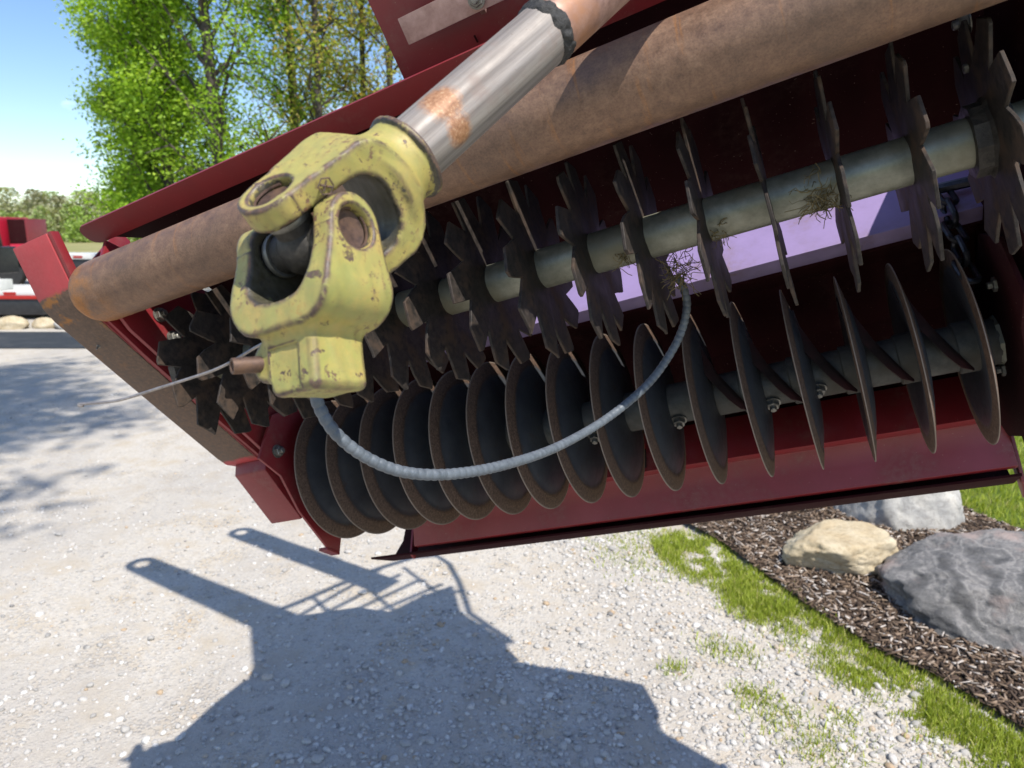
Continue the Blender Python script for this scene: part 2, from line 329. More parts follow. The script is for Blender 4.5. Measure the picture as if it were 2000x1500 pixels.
# ------------------------------------------------------------------ SDF surface (cast iron parts)
def surface_nets(sdf, lo, hi, h):
    lo = np.array(lo, float); hi = np.array(hi, float); n = np.ceil((hi-lo)/h).astype(int)+1
    ax = [lo[i]+h*np.arange(n[i]) for i in range(3)]
    G = np.meshgrid(*ax, indexing='ij'); D = sdf(*G)
    S = D < 0; c = [slice(None, -1), slice(1, None)]
    cnt = np.zeros(np.array(D.shape)-1); pos = np.zeros(cnt.shape+(3,)); corners = [(i, j, k) for i in (0, 1) for j in (0, 1) for k in (0, 1)]
    for a in range(3):
        for b in [q for q in corners if q[a] == 0]:
            b2 = list(b); b2[a] = 1; d0 = D[c[b[0]], c[b[1]], c[b[2]]]; d1 = D[c[b2[0]], c[b2[1]], c[b2[2]]]
            mk = (d0 < 0) != (d1 < 0); t = np.where(mk, d0/np.where(mk, d0-d1, 1), 0)
            for q in range(3): pos[..., q] += np.where(mk, (t if q == a else b[q]), 0)
            cnt += mk
    act = cnt > 0; idx = -np.ones(act.shape, int); idx[act] = np.arange(act.sum())
    ii = np.argwhere(act); V = lo + h*(ii + pos[act]/cnt[act][:, None]); Fs = []
    for a in range(3):
        b, d = (a+1) % 3, (a+2) % 3
        sl0 = [slice(1, -1)]*3; sl0[a] = slice(0, -1); sl1 = list(sl0); sl1[a] = slice(1, None)
        s0 = S[tuple(sl0)]; s1 = S[tuple(sl1)]; e = np.argwhere(s0 != s1); 
        if not len(e): continue
        flip = s0[tuple(e.T)]
        e = e.copy(); e[:, b] += 1; e[:, d] += 1
        def g(ob, od): 
            q = e.copy(); q[:, b] += ob; q[:, d] += od; return idx[tuple(q.T)]
        q = np.stack([g(-1, -1), g(0, -1), g(0, 0), g(-1, 0)], 1)
        q[~flip] = q[~flip][:, ::-1]; Fs.append(q)
    return V, np.concatenate(Fs)
def smin(a, b, k): 
    h = np.clip(0.5+0.5*(b-a)/k, 0, 1); return b*(1-h)+a*h - k*h*(1-h)
def smax(a, b, k): return -smin(-a, -b, k)
def rbox2(x, y, hx, hy, r):
    qx = np.abs(x)-hx+r; qy = np.abs(y)-hy+r
    return np.hypot(np.maximum(qx, 0), np.maximum(qy, 0)) + np.minimum(np.maximum(qx, qy), 0) - r
def rbox3(x, y, z, hx, hy, hz, r):
    q = [np.abs(x)-hx+r, np.abs(y)-hy+r, np.abs(z)-hz+r]
    return np.sqrt(sum(np.maximum(t, 0)**2 for t in q)) + np.minimum(np.maximum.reduce(q), 0) - r
def lump(x, y, z, s, amp, seed=0):
    r = np.random.default_rng(seed); o = 0
    for i in range(6):
        k = r.normal(size=3); k = k/np.linalg.norm(k)*s*(1+0.7*i); o = o + np.sin(x*k[0]+y*k[1]+z*k[2]+r.uniform(0, 6))/(1+0.6*i)
    return o*amp
def catmull(pts, n):
    pts = [Vector(p) for p in pts]; P_ = [pts[0]*2-pts[1]]+pts+[pts[-1]*2-pts[-2]]; out = []
    for i in range(1, len(P_)-2):
        for j in range(n):
            t = j/n; a, b, c, d = P_[i-1], P_[i], P_[i+1], P_[i+2]
            out.append(0.5*((2*b)+(c-a)*t+(2*a-5*b+4*c-d)*t*t+(3*b-a-3*c+d)*t**3))
    out.append(pts[-1]); return out
# ------------------------------------------------------------------ the overseeder (local x = along its axles to the left, y = its front, z = its top)
MROOT = empty('overseeder')
_R = ((-0.8924673842561484, 0.3514406586669603, -0.2828275649131842), (-0.4422157122915491, -0.5576720550817675, 0.7024579295469275), (0.08914724808689395, 0.7519915840065042, 0.6531167014721968))
_O = Vector((0.46147340586572644, 1.1065464965419451, 1.5235324333967657))
MROOT.matrix_world = Matrix.Translation(_O) @ Matrix(_R).transposed().to_4x4()
MM = Matrix.Translation(_O) @ Matrix(_R).transposed().to_4x4(); MI = MM.inverted()
tag(MROOT, 'maroon overseeder implement raised in the air and tipped, star blades and discs facing out', 'overseeder')
SP = 0.0762

# roller with domed, rusty ends and a stub axle
m = MB(); prof = [(-0.33, 0.010), (-0.29, 0.012), (-0.288, 0.030), (-0.283, 0.042), (-0.272, 0.0496)]
prof += [(-0.272+1.238*i/24, 0.0496) for i in range(1, 25)]
prof += [(0.966+0.040*math.sin(t), 0.0126+0.037*math.cos(t)) for t in [0.25, 0.5, 0.75, 1.0, 1.25, 1.5]] + [(1.007, 0.011), (1.034, 0.011), (1.035, 0.007)]
rl = m.lathe(prof, (0, 0.57, 0.015), (1, 0, 0), 64).build('front_roller', M_ROLL, MROOT, smooth=True, angle=50)
m = MB(); m.lathe([(1.004, 0.0145), (1.022, 0.0145), (1.023, 0.012)], (0, 0.57, 0.015), (1, 0, 0), 20)
m.build('roller_bushing', M_BOLT, MROOT, smooth=True)

# star blades on a galvanised tube
SY, SZ, SX0 = 0.3717, -0.004, -0.018
m = MB(); m.lathe([(-0.30, 0.0275)] + [(-0.30+1.26*i/20, 0.0275) for i in range(1, 21)], (0, SY, SZ), (1, 0, 0), 40)
m.build('blade_tube', M_ZINC, MROOT, smooth=True)
def star_mesh(seed):
    r = random.Random(seed); n = 10; poly = []
    for i in range(n):
        a0 = 2*math.pi*i/n; st = 2*math.pi/n
        R1 = 0.129+r.uniform(-0.004, 0.003); R2 = 0.120+r.uniform(-0.006, 0.004)
        poly += [(0.084+r.uniform(-0.004, 0.003), a0), (0.106, a0+st*0.05), (R2*1.05, a0+st*0.09), (R1, a0+st*0.17), (R2*1.02, a0+st*0.58), (0.102, a0+st*0.76)]
    th = 0.0040; bend = 0.0014
    pts = [(q*math.cos(a), q*math.sin(a), q) for q, a in poly]; k = len(pts)
    vs = []; 
    for side in (-1, 1):
        vs.append((side*th/2, 0, 0))
        for j, (y, z, q) in enumerate(pts):
            bx = bend*(1 if (j//6) % 2 else -1)*max(0, (q-0.07)/0.06); vs.append((bx+side*th/2, y, z))
    fs = [(0, 1+(j+1) % k, 1+j) for j in range(k)] + [(k+1, k+2+j, k+2+(j+1) % k) for j in range(k)] + [(1+j, 1+(j+1) % k, k+2+(j+1) % k, k+2+j) for j in range(k)]
    return MB().add(vs, fs)
star_src = []
for q in range(4):
    o = star_mesh(q).build('star_blade', M_STAR, MROOT, bevel=0.0007, seg=1, angle=30); star_src.append(o)
phs = random.Random(5)
for k in range(-3, 13):
    i = k+3
    o = star_src[i] if i < 4 else star_src[i % 4].copy()
    if i >= 4: COL.objects.link(o)
    o.parent = MROOT; o.location = (SX0+k*SP, SY, SZ)
    o.rotation_euler = (0.42*i+phs.uniform(-0.12, 0.12), phs.uniform(-0.02, 0.02), phs.uniform(-0.02, 0.02))

# coulter discs on their shaft
m = MB(); m.lathe([(-0.27, 0.034), (0.96, 0.034)], (0, 0, 0), (1, 0, 0), 36); m.build('disc_shaft', M_DULL, MROOT, smooth=True)
dp = [(-0.0185, 0.034), (-0.0170, 0.060), (-0.0125, 0.090), (-0.0080, 0.110), (-0.0055, 0.1180), (-0.0062, 0.1205), (-0.0050, 0.1255), (-0.0004, 0.1455), (0.0008, 0.1457), (0.0024, 0.124), (0.0012, 0.100), (-0.0040, 0.060), (-0.0080, 0.034)]
d0 = MB().lathe(dp, (0, 0, 0), (1, 0, 0), 72).build('coulter_disc', M_DISC, MROOT, smooth=True, angle=35)
hub = MB().lathe([(-0.010, 0.036), (-0.008, 0.038), (0.016, 0.038), (0.018, 0.036)], (0, 0, 0), (1, 0, 0), 28).build('hub', M_DULL, d0, smooth=True)
for k in range(-3, 13):
    if k == -3: o, h_ = d0, hub
    else:
        o = d0.copy(); COL.objects.link(o); o.parent = MROOT
        h_ = hub.copy(); COL.objects.link(h_); h_.parent = o
    o.location = (k*SP, 0, 0); o.rotation_euler = (phs.uniform(0, 6.28), phs.uniform(-0.012, 0.012), phs.uniform(-0.012, 0.012))

# scrapers between the discs
s0 = None
for k in range(-3, 2):
    if s0 is None:
        m = MB(); pth = [(0.060, 0.075, 0.085), (0.057, 0.080, 0.045), (0.040, 0.066, 0.000), (0.012, 0.030, -0.034), (-0.002, 0.010, -0.043)]
        vs = []; fs = []
        for (x, y, z), wd in zip(pth, (0.010, 0.012, 0.013, 0.013, 0.012)):
            for dx in (-1, 1):
                for dz in (0, 1): vs.append((x+dx*wd*0.75+dz*0.002, y+dx*wd*0.55+dz*0.003, z-dz*0.009))
        for i in range(len(pth)-1):
            b = i*4; c = b+4
            fs += [(b, b+1, c+1, c), (b+2, c+2, c+3, b+3), (b, c, c+2, b+2), (b+1, b+3, c+3, c+1)]
        fs += [(0, 2, 3, 1), (len(vs)-4, len(vs)-3, len(vs)-1, len(vs)-2)]
        s0 = o = m.add(vs, fs).build('scraper', M_SCRAPER, MROOT, bevel=0.0025, seg=1)
    else:
        o = s0.copy(); COL.objects.link(o); o.parent = MROOT
    o.location = (k*SP+0.012, 0, 0)

# sheet metal: hood, lip, gap plate, deck, rear trough
lp_ = [(-0.40, 0.602), (0.985, 0.602)] + [(0.985+0.020*math.sin(t), 0.622-0.020*math.cos(t)) for t in (0.4, 0.8, 1.2, 1.57)] + [(0.99+0.015*math.cos(t), 0.625+0.015*math.sin(t)) for t in (0.2, 0.6, 1.0, 1.4)] + [(-0.40, 0.640)]
kk = len(lp_); MB().add([(x, y, 0.1035) for x, y in lp_]+[(x, y, 0.1075) for x, y in lp_], [tuple(range(kk)), tuple(range(2*kk-1, kk-1, -1))]+[(i, i+kk, (i+1) % kk+kk, (i+1) % kk) for i in range(kk)]).build('hood_lip', M_RED, MROOT)
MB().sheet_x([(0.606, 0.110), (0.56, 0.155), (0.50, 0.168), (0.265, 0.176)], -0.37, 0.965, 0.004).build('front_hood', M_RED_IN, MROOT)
MB().sheet_x([(0.095, 0.149), (0.125, 0.147), (0.121, 0.168), (0.100, 0.40)], -0.36, 0.965, 0.006).build('cross_plate', M_SKY_SHEEN, MROOT, bevel=0.0015)
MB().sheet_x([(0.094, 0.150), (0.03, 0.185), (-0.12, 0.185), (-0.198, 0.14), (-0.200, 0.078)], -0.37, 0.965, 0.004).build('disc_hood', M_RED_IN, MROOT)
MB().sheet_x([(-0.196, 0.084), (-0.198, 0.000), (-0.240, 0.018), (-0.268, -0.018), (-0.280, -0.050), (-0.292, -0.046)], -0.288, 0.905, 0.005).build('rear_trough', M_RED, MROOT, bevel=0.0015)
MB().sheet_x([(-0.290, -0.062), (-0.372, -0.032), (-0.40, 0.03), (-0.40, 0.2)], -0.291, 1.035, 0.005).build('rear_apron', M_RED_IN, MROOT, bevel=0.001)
m = MB(); m.prism_x([(-0.30, 0.02), (-0.345, -0.050), (-0.372, -0.066), (-0.385, -0.060), (-0.37, 0.02)], -0.303, -0.297); m.build('apron_tab', M_RED, MROOT, bevel=0.001)
m = MB(); m.prism_x([(-0.29, 0.0), (-0.300, -0.062), (-0.318, -0.066), (-0.33, 0.0)], 0.925, 0.930); m.build('apron_tab', M_RED, MROOT)
# side plates and end plates
def mirror(x): return 0.686-x
side = [(0.585, 0.020), (0.604, 0.100), (0.40, 0.165), (0.12, 0.165), (0.02, 0.30), (-0.38, 0.30), (-0.39, 0.06), (-0.20, 0.05), (-0.06, 0.05), (0.12, 0.055), (0.145, -0.045), (0.30, -0.028), (0.50, -0.008)]
# left plate has two small oval holes near its front
m = MB(); m.prism_x(side, 0.9715, 0.9795); m.build('side_plate', M_RED, MROOT, bevel=0.001)
m = MB(); m.prism_x(side, mirror(0.9795), mirror(0.9715)); m.build('side_plate', M_RED_IN, MROOT, bevel=0.001)  # right plate takes the dark copy, shade painted in
endp = [(0.19, 0.02), (0.12, 0.10), (-0.04, 0.12), (-0.19, 0.06), (-0.195, -0.01), (-0.16, -0.065), (-0.085, -0.112), (-0.092, -0.143), (-0.052, -0.150), (0.048, -0.119), (0.12, -0.078), (0.184, -0.075)]
m = MB(); m.prism_x(endp, 0.953, 0.959); m.prism_x([(-0.092, -0.143), (-0.052, -0.150), (-0.054, -0.156), (-0.094, -0.149)], 0.953, 0.975); m.build('end_plate', M_RED, MROOT, bevel=0.001)
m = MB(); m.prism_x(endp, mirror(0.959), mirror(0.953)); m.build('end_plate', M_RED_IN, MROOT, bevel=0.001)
# skid shoes: sole with turned-up toe, inner web
sole = [(0.672, 0.056), (0.655, 0.044), (0.600, 0.006), (0.585, -0.002), (0.56, -0.0085), (0.45, -0.020), (0.30, -0.035), (0.175, -0.047), (0.150, -0.047), (0.128, -0.038)]
for sgn in (1, -1):
    a, b_ = (1.0, 1.085) if sgn > 0 else (mirror(1.085), mirror(1.0))
    m = MB(); m.sheet_x(sole, a, b_, -0.008)
    sk = m.build('skid_shoe', M_SKID, MROOT, bevel=0.0022)
    wx = (0.9905, 0.9985) if sgn > 0 else (mirror(0.9985), mirror(0.9905))
    m = MB(); m.prism_x([(0.672, 0.058), (0.600, 0.008), (0.585, 0.000), (0.45, -0.018), (0.30, -0.033), (0.150, -0.045), (0.128, -0.036), (0.12, 0.05), (0.30, 0.055), (0.54, 0.034), (0.60, 0.026), (0.662, 0.068)], *wx)
    m.build('skid_web', M_RED, MROOT, bevel=0.001)
    wb = random.Random(8); pts = catmull([((1.0 if sgn > 0 else mirror(1.0)), y+0.002, z+0.0045) for y, z in sole[2:-1]], 24)
    MB().tube(pts, [0.0024+wb.uniform(-0.0005, 0.0007) for _ in pts], 7).build('weld_bead', M_RED, MROOT, smooth=True)
    m = MB(); x = 1.043 if sgn > 0 else mirror(1.043); hexbolt(m, (x, 0.50, -0.0225), (0, 0.1, -1), 0.0028, 0.0012); m.build('rivet', M_BOLT, sk)
    # gusset bracket seen behind the roller end
    m = MB(); xs = (0.988, 1.052) if sgn > 0 else (mirror(1.052), mirror(0.988))
    m.prism_x([(0.592, 0.085), (0.584, 0.163), (0.558, 0.163), (0.50, 0.085)], *((xs[0]+0.02, xs[0]+0.026))); m.build('gusset', M_RED, MROOT, bevel=0.001)
    # small toe bracket at the roller axle
    m = MB(); m.prism_x([(0.615, 0.03), (0.590, 0.045), (0.548, 0.03), (0.556, 0.000), (0.580, 0.004)], *( (1.012, 1.017) if sgn > 0 else (mirror(1.017), mirror(1.012)) )); m.build('axle_bracket', M_RED, MROOT, bevel=0.001)
    # rear rail
    rx = (0.988, 1.070) if sgn > 0 else (mirror(1.070), mirror(0.988))
    m = MB(); m.prism_x([(0.133, -0.066), (0.004, -0.110), (-0.012, -0.062), (0.150, -0.020)], *rx); m.build('rear_rail', M_RED, MROOT, bevel=0.003)
for xs in ((1.020, 1.026), (mirror(1.026), mirror(1.020))):
    MB().prism_x([(0.46, 0.06), (0.27, 0.31), (0.16, 0.42), (0.0, 0.42), (0.0, 0.12), (0.30, 0.06)], *xs).build('shadow_caster_side', M_RED, MROOT, bevel=0.001)  # unseen plates added to fill out the machine's ground shadow
# bolts along the left plate, the disc gang and hood
for (x, y, z, ax) in [(0.9705, 0.43, 0.03, (-1, 0, 0)), (0.9705, 0.40, 0.075, (-1, 0, 0)), (0.9705, 0.47, 0.05, (-1, 0, 0)), (0.9705, 0.35, 0.10, (-1, 0, 0)), (0.9705, 0.25, 0.02, (-1, 0, 0)),
                      (0.952, 0.10, 0.02, (-1, 0, 0)), (0.952, 0.15, -0.04, (-1, 0, 0)), (-0.272, 0.10, 0.02, (1, 0, 0)), (-0.272, -0.03, -0.03, (1, 0, 0)), (-0.255, 0.42, 0.06, (1, 0, 0)), (-0.255, 0.45, 0.10, (1, 0, 0)), (-0.262, 0.36, 0.05, (1, 0, 0)),
                      (0.05, 0.0, -0.035, (0, 0, -1)), (-0.02, 0.012, -0.033, (0, 0, -1)), (0.35, 0.0, -0.035, (0, 0, -1)), (0.20, 0.0, -0.035, (0, 0, -1))]:
    m = MB(); hexbolt(m, (x, y, z), ax, 0.0105, 0.009); m.build('hex_bolt', M_BOLT, MROOT, smooth=False)
m = MB(); m.lathe([(0, 0.036), (0.012, 0.040), (0.03, 0.040), (0.034, 0.034), (0.05, 0.034)], (-0.262, 0.0, 0.0), (-1, 0, 0), 8); m.build('bearing_flange', M_ZINC, MROOT)
m = MB(); m.lathe([(0, 0.05), (0.014, 0.05), (0.02, 0.040), (0.034, 0.040)], (-0.262, SY, SZ), (1, 0, 0), 10); m.build('bearing_flange', M_GREASE, MROOT)
m = MB(); m.lathe([(0, 0.05), (0.014, 0.05), (0.02, 0.040), (0.034, 0.040)], (0.968, SY, SZ), (-1, 0, 0), 10); m.build('bearing_flange', M_GREASE, MROOT)
# warning sticker on the trough
M_STK = mat_rough('sticker_black', (0.012, 0.012, 0.012), (0.02, 0.02, 0.02), 40, (0.4, 0.5), 0, 0.02, 0.0002)
M_STKR = mat_rough('sticker_red', (0.42, 0.03, 0.02), (0.48, 0.05, 0.03), 40, (0.4, 0.5), 0, 0.02, 0.0002)
M_STKW = mat_rough('sticker_white', (0.45, 0.43, 0.40), (0.6, 0.58, 0.54), 40, (0.4, 0.5), 0, 0.02, 0.0002)
sx_, sy_, sz_ = 0.337, -0.1925, 0.006
stk = MB().box((sx_-0.020, sy_-0.0004, sz_-0.003), (sx_+0.020, sy_, sz_+0.040)).build('warning_sticker', M_STK, MROOT)
MB().box((sx_-0.019, sy_+0.0001, sz_+0.041), (sx_+0.019, sy_+0.0005, sz_+0.052)).build('sticker_header', M_STKR, stk)
for i in range(6):
    w_ = (0.013, 0.015, 0.011, 0.015, 0.012, 0.008)[i]
    MB().box((sx_-w_, sy_+0.0001, sz_+0.003+i*0.006), (sx_+w_-0.003, sy_+0.0006, sz_+0.0052+i*0.006)).build('sticker_line', M_STKW, stk)
m = MB(); m.lathe([(0, 0.0042), (0.0006, 0.0042)], (0.36, -0.2755, -0.033), (0, 0.93, -0.36), 14); m.build('drain_hole', M_BLACK, MROOT)
# hitch deck behind the driveshaft, strap handle
deck = [(0.600, 0.190), (0.90, 0.295)]
MB().sheet_x(deck, -0.06, 0.405, 0.006).build('hitch_deck', M_RED, MROOT, bevel=0.001)
MB().box((0.283, 0.61, 0.190), (0.2855, 0.62, 0.191)).build('seam', M_RED_IN, MROOT)
m = MB(); m.sheet_x([(0.650, 0.174), (0.681, 0.1855)], 0.218, 0.364, 0.0035)
m.build('strap_handle', M_STRAP, MROOT, bevel=0.001)
MB().sheet_x([(0.660, 0.184), (0.664, 0.205)], 0.255, 0.262, 0.02).build('strap_foot', M_STRAP, MROOT)
m = MB(); hexbolt(m, (0.255, 0.664, 0.1755), (0, 0.33, -0.94), 0.009, 0.004); m.build('hex_bolt', M_BOLT, MROOT)
# seed hopper and deck box out of view, then added casters for the gravel shadow
MB().prism_x([(0.10, 0.41), (-0.05, 0.30), (-0.50, 0.30), (-0.55, 0.40), (-0.54, 0.54), (-0.40, 0.60), (0.08, 0.60)], -0.40, 1.07).build('deck_box', M_RED, MROOT, bevel=0.004)
m = MB(); hv = [(0.10, -0.42, 0.606), (1.07, -0.42, 0.606), (1.07, 0.05, 0.606), (0.10, 0.05, 0.606), (0.30, -0.46, 0.80), (1.08, -0.46, 0.80), (1.08, 0.14, 0.78), (0.30, 0.14, 0.78)]
m.add(hv, [(0, 3, 2, 1), (4, 5, 6, 7), (0, 1, 5, 4), (1, 2, 6, 5), (2, 3, 7, 6), (3, 0, 4, 7)]); m.build('seed_hopper', M_RED, MROOT, bevel=0.006)
MB().sheet_x([(-0.48, 0.806), (0.16, 0.786)], 0.28, 1.095, 0.01).build('hopper_lid', M_RED, MROOT, bevel=0.003)
LIFT = 2.66
def hang(gx, gy, t=LIFT): return MI @ (Vector((gx, gy, 0)) + Vector((0.36, -0.52, 1.0))*t)
def flat_bar(name, p, q, w0, w1, hole=None):
    p, q = Vector((*p, 0)), Vector((*q, 0)); d = (q-p).normalized(); n = Vector((-d.y, d.x, 0)); out = []
    for j in range(9):
        t = math.pi*(0.5+j/8); out.append(q - d*w1*math.cos(t)*1 + n*w1*math.sin(t)) if False else None
    arc = [q + d*(w1*math.cos(a)) + n*(w1*math.sin(a)) for a in [math.pi/2 - math.pi*j/10 for j in range(11)]]
    outer = [p + n*w0] + arc + [p - n*w0]
    if hole:
        hr = hole; ring = [q + d*(hr*math.cos(a)) + n*(hr*math.sin(a)) for a in [math.pi/2 - math.pi*j/10 for j in range(11)]]
        ring2 = [q + d*(hr*math.cos(a)) + n*(hr*math.sin(a)) for a in [math.pi/2 + math.pi*j/10 for j in range(11)]]
    V = []; Fc = []; k = len(outer)
    def lay(pts, t): return [hang(v.x, v.y, t) for v in pts]
    m = MB()
    if not hole:
        V = lay(outer, LIFT)+lay(outer, LIFT+0.015)
        Fc = [tuple(range(k)), tuple(range(2*k-1, k-1, -1))]+[(i, i+k, (i+1) % k+k, (i+1) % k) for i in range(k)]
        m.add(V, Fc)
    else:
        for poly in ([p+n*w0, q+n*w1] + ring2 + [q-n*w1, p-n*w0], None):
            if poly is None:
                for j in range(10):
                    quad = [arc[j], arc[j+1], ring[j+1], ring[j]]
                    m.add(lay(quad, LIFT)+lay(quad, LIFT+0.015), [(0, 1, 2, 3), (7, 6, 5, 4), (0, 4, 5, 1), (1, 5, 6, 2), (2, 6, 7, 3), (3, 7, 4, 0)])
            else:
                kk = len(poly); m.add(lay(poly, LIFT)+lay(poly, LIFT+0.015), [tuple(range(kk)), tuple(range(2*kk-1, kk-1, -1))]+[(i, i+kk, (i+1) % kk+kk, (i+1) % kk) for i in range(kk)])
    return m.build(name, M_RED, MROOT)
flat_bar('shadow_caster_arm', (-1.05, 2.95), (-2.00, 3.55), 0.098, 0.082, 0.036)  # unseen arms, outlined from the ground shadow they are added to cast
flat_bar('shadow_caster_arm', (-0.62, 3.30), (-1.62, 3.97), 0.085, 0.075, 0.032)
arcp = [(-1.17, 3.02), (-1.05, 3.13), (-0.90, 3.30), (-0.72, 3.50), (-0.55, 3.63), (-0.42, 3.66), (-0.34, 3.56), (-0.27, 3.35), (-0.20, 3.05), (0.0, 2.80)]
m = MB(); m.tube([hang(*q) for q in arcp], 0.016, 8); g_ = m.build('shadow_caster_hoop', M_BLACK, MROOT)  # added unseen hoop, with the rods below casts the shadow's lattice
for i in range(5):
    MB().tube([hang(-1.05+0.07*i, 2.93-0.02*i), hang(-0.70+0.115*i, 3.50-0.055*i)], 0.012, 8).build('shadow_caster_rod', M_BLACK, MROOT)
for i in range(3):
    MB().tube([hang(-0.98+0.2*i, 3.20+0.16*i), hang(-0.72+0.2*i, 2.86+0.16*i)], 0.012, 8).build('shadow_caster_rod', M_BLACK, MROOT)
caster_right = [(0.30, 2.40), (0.47, 2.31), (0.72, 2.06), (0.98, 1.80), (0.98, 1.30), (0.10, 1.75)]
kk = len(caster_right); V = [hang(*q, 1.90) for q in caster_right]+[hang(*q, 1.94) for q in caster_right]
MB().add(V, [tuple(range(kk)), tuple(range(2*kk-1, kk-1, -1))]+[(i, i+kk, (i+1) % kk+kk, (i+1) % kk) for i in range(kk)]).build('shadow_caster_right', M_RED, MROOT)  # added unseen plate, widens the ground shadow at the right
plate = [(-1.06, 2.6), (-1.22, 3.0), (-1.02, 2.90), (-0.80, 2.84), (-0.62, 3.02), (-0.44, 3.22), (-0.30, 3.32), (-0.24, 3.06), (-0.02, 2.80), (0.0, 2.55)]
kk = len(plate); V = [hang(*q, LIFT-0.02) for q in plate]+[hang(*q, LIFT-0.008) for q in plate]
MB().add(V, [tuple(range(kk)), tuple(range(2*kk-1, kk-1, -1))]+[(i, i+kk, (i+1) % kk+kk, (i+1) % kk) for i in range(kk)]).build('shadow_caster_plate', M_RED, MROOT)  # added unseen plate, fills the solid part of the ground shadow
for q in ((-0.95, 2.75), (-0.30, 2.75)):
    a = hang(*q, LIFT-0.02); b_ = Vector((min(max(a.x, 0.42), 1.0), 0.0, 0.80)); MB().tube([a, b_], 0.03, 10).build('shadow_caster_post', M_RED, MROOT)  # added posts tying the unseen shadow plate to the hopper
# lift chain at the right end
link = None
cp = [Vector((-0.246, 0.135, 0.180)), Vector((-0.243, 0.130, 0.145)), Vector((-0.240, 0.128, 0.108)), Vector((-0.238, 0.126, 0.070)), Vector((-0.236, 0.124, 0.034))]
for i, c in enumerate(cp):
    if link is None:
        pts = [(0.011*math.cos(t), 0, 0.011*math.sin(t)+(0.011 if math.sin(t) > 0 else -0.011)) for t in [2*math.pi*j/20 for j in range(20)]]
        pts.append(pts[0]); link = o = MB().tube(pts, 0.0042, 8, caps=False).build('chain_link', M_CHAIN, MROOT, smooth=True)
    else:
        o = link.copy(); COL.objects.link(o); o.parent = MROOT
    o.location = c; o.rotation_euler = (0.08, 0.1, (math.pi/2 if i % 2 else 0.15)+0.3)
MB().tube([(-0.290, 0.135, 0.192), (-0.240, 0.135, 0.196), (-0.20, 0.13, 0.215)], 0.008, 8).build('chain_pin', M_CHAIN, MROOT, smooth=True)

# ------------------------------------------------------------------ driveshaft hanging in front
J = at(600, 480, 0.50)
def ortho(A, E):
    A = A.normalized(); E = (E - A*E.dot(A)).normalized(); return A, E
A1, E1 = ortho(cdir(0.60, 0.70, -0.37), cdir(-0.30, 0.68, 0.67)); W1 = A1.cross(E1)
if W1.dot(CK) < 0: W1 = -W1
A2, E2 = ortho(cdir(0.12, -0.98, 0.12), cdir(0.80, 0.16, 0.50)); W2 = A2.cross(E2)
if W2.dot(CR) > 0: W2 = -W2
PROOT = empty('driveshaft', J); PROOT.scale = (0.945, 0.945, 0.945); tag(PROOT, 'yellow universal joint and bare steel driveshaft tube hanging in front of the rusty roller', 'driveshaft')
def basis(E, W, A): return np.array([tuple(E), tuple(W), tuple(A)])
B1, B2 = basis(E1, W1, A1), basis(E2, W2, A2)
def to_world(V, B): return V @ B            # offsets from J (the root's origin)
def yoke_core(e, w, a, h, th, ear_r, base_w, a_in, a_out, rr):
    outer = rbox2(e, a-(a_out-0.1), h-rr, 0.1-rr, 0.026)
    inner = rbox2(e, a-(a_in-0.1), h-th+rr, 0.1+rr*0.5, 0.026)
    t = np.clip(a/a_in, 0, 1); hw = ear_r + (base_w-ear_r)*t*t*(3-2*t) - rr
    wid = np.abs(w) - hw
    d = smax(smax(outer, -inner, 0.004), wid, 0.004)
    ear = np.where(a < 0, np.hypot(w, a) - ear_r + rr, -1)
    d = smax(d, ear, 0.003) - rr
    return d
H1, H2 = 0.0507, 0.0520
def sdf_up(e, w, a):
    d = yoke_core(e, w, a, H1, 0.0195, 0.0258, 0.033, 0.066, 0.086, 0.0026)
    col = smax(np.hypot(e, w)-0.0335-0.005*np.clip((0.100-a)/0.04, 0, 1), np.abs(a-0.095)-0.017, 0.003)
    d = smin(d, col, 0.012)
    lip = smax(np.hypot(e, w)-0.0372, np.abs(a-0.1115)-0.0030, 0.002); d = smin(d, lip, 0.003)
    d = smax(d, -smax(np.hypot(e, w)-0.021, -(a-0.052), 0.006), 0.004) if False else d
    hole = np.hypot(w, a)-0.0158-0.0012*np.clip((np.abs(e)-H1+0.004)/0.004, 0, 1)
    d = smax(d, -hole, 0.0015)
    d = smax(d, -(np.hypot(w-0.0, a-0.083)-0.005) if False else d, 0.001)
    return d + lump(e, w, a, 160, 0.00022, 3)
V, Fq = surface_nets(sdf_up, (-0.060, -0.046, -0.036), (0.060, 0.046, 0.122), 0.00115)
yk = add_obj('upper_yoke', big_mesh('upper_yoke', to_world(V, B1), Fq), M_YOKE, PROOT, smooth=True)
yk['label'] = 'worn yellow upper yoke with open bearing eye'
def sdf_lo(e, w, a):
    d = yoke_core(e, w, a, H2, 0.0200, 0.0255, 0.0345, 0.048, 0.0675, 0.0030)
    stub = rbox3(e-0.001, w, a-0.088, 0.0235, 0.0265, 0.0240, 0.006); d = smin(d, stub, 0.010)
    boss = smax(np.hypot(e+0.028, a-0.085)-0.0155, np.abs(w-0.010)-0.014, 0.004); d = smin(d, boss, 0.005)
    rec = rbox3(e+0.006, w-0.0268, a-0.094, 0.0150, 0.0022, 0.0170, 0.0015); d = smax(d, -rec, 0.0015)
    hole = np.hypot(w, a)-0.0156-0.0012*np.clip((np.abs(e)-H2+0.004)/0.004, 0, 1); d = smax(d, -hole, 0.0015)
    return d + lump(e, w, a, 150, 0.00024, 5)
V, Fq = surface_nets(sdf_lo, (-0.070, -0.046, -0.036), (0.070, 0.046, 0.120), 0.00115)
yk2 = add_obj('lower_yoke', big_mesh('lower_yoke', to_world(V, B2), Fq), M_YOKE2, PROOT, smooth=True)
yk2['label'] = 'chipped green yellow lower yoke with square stub'
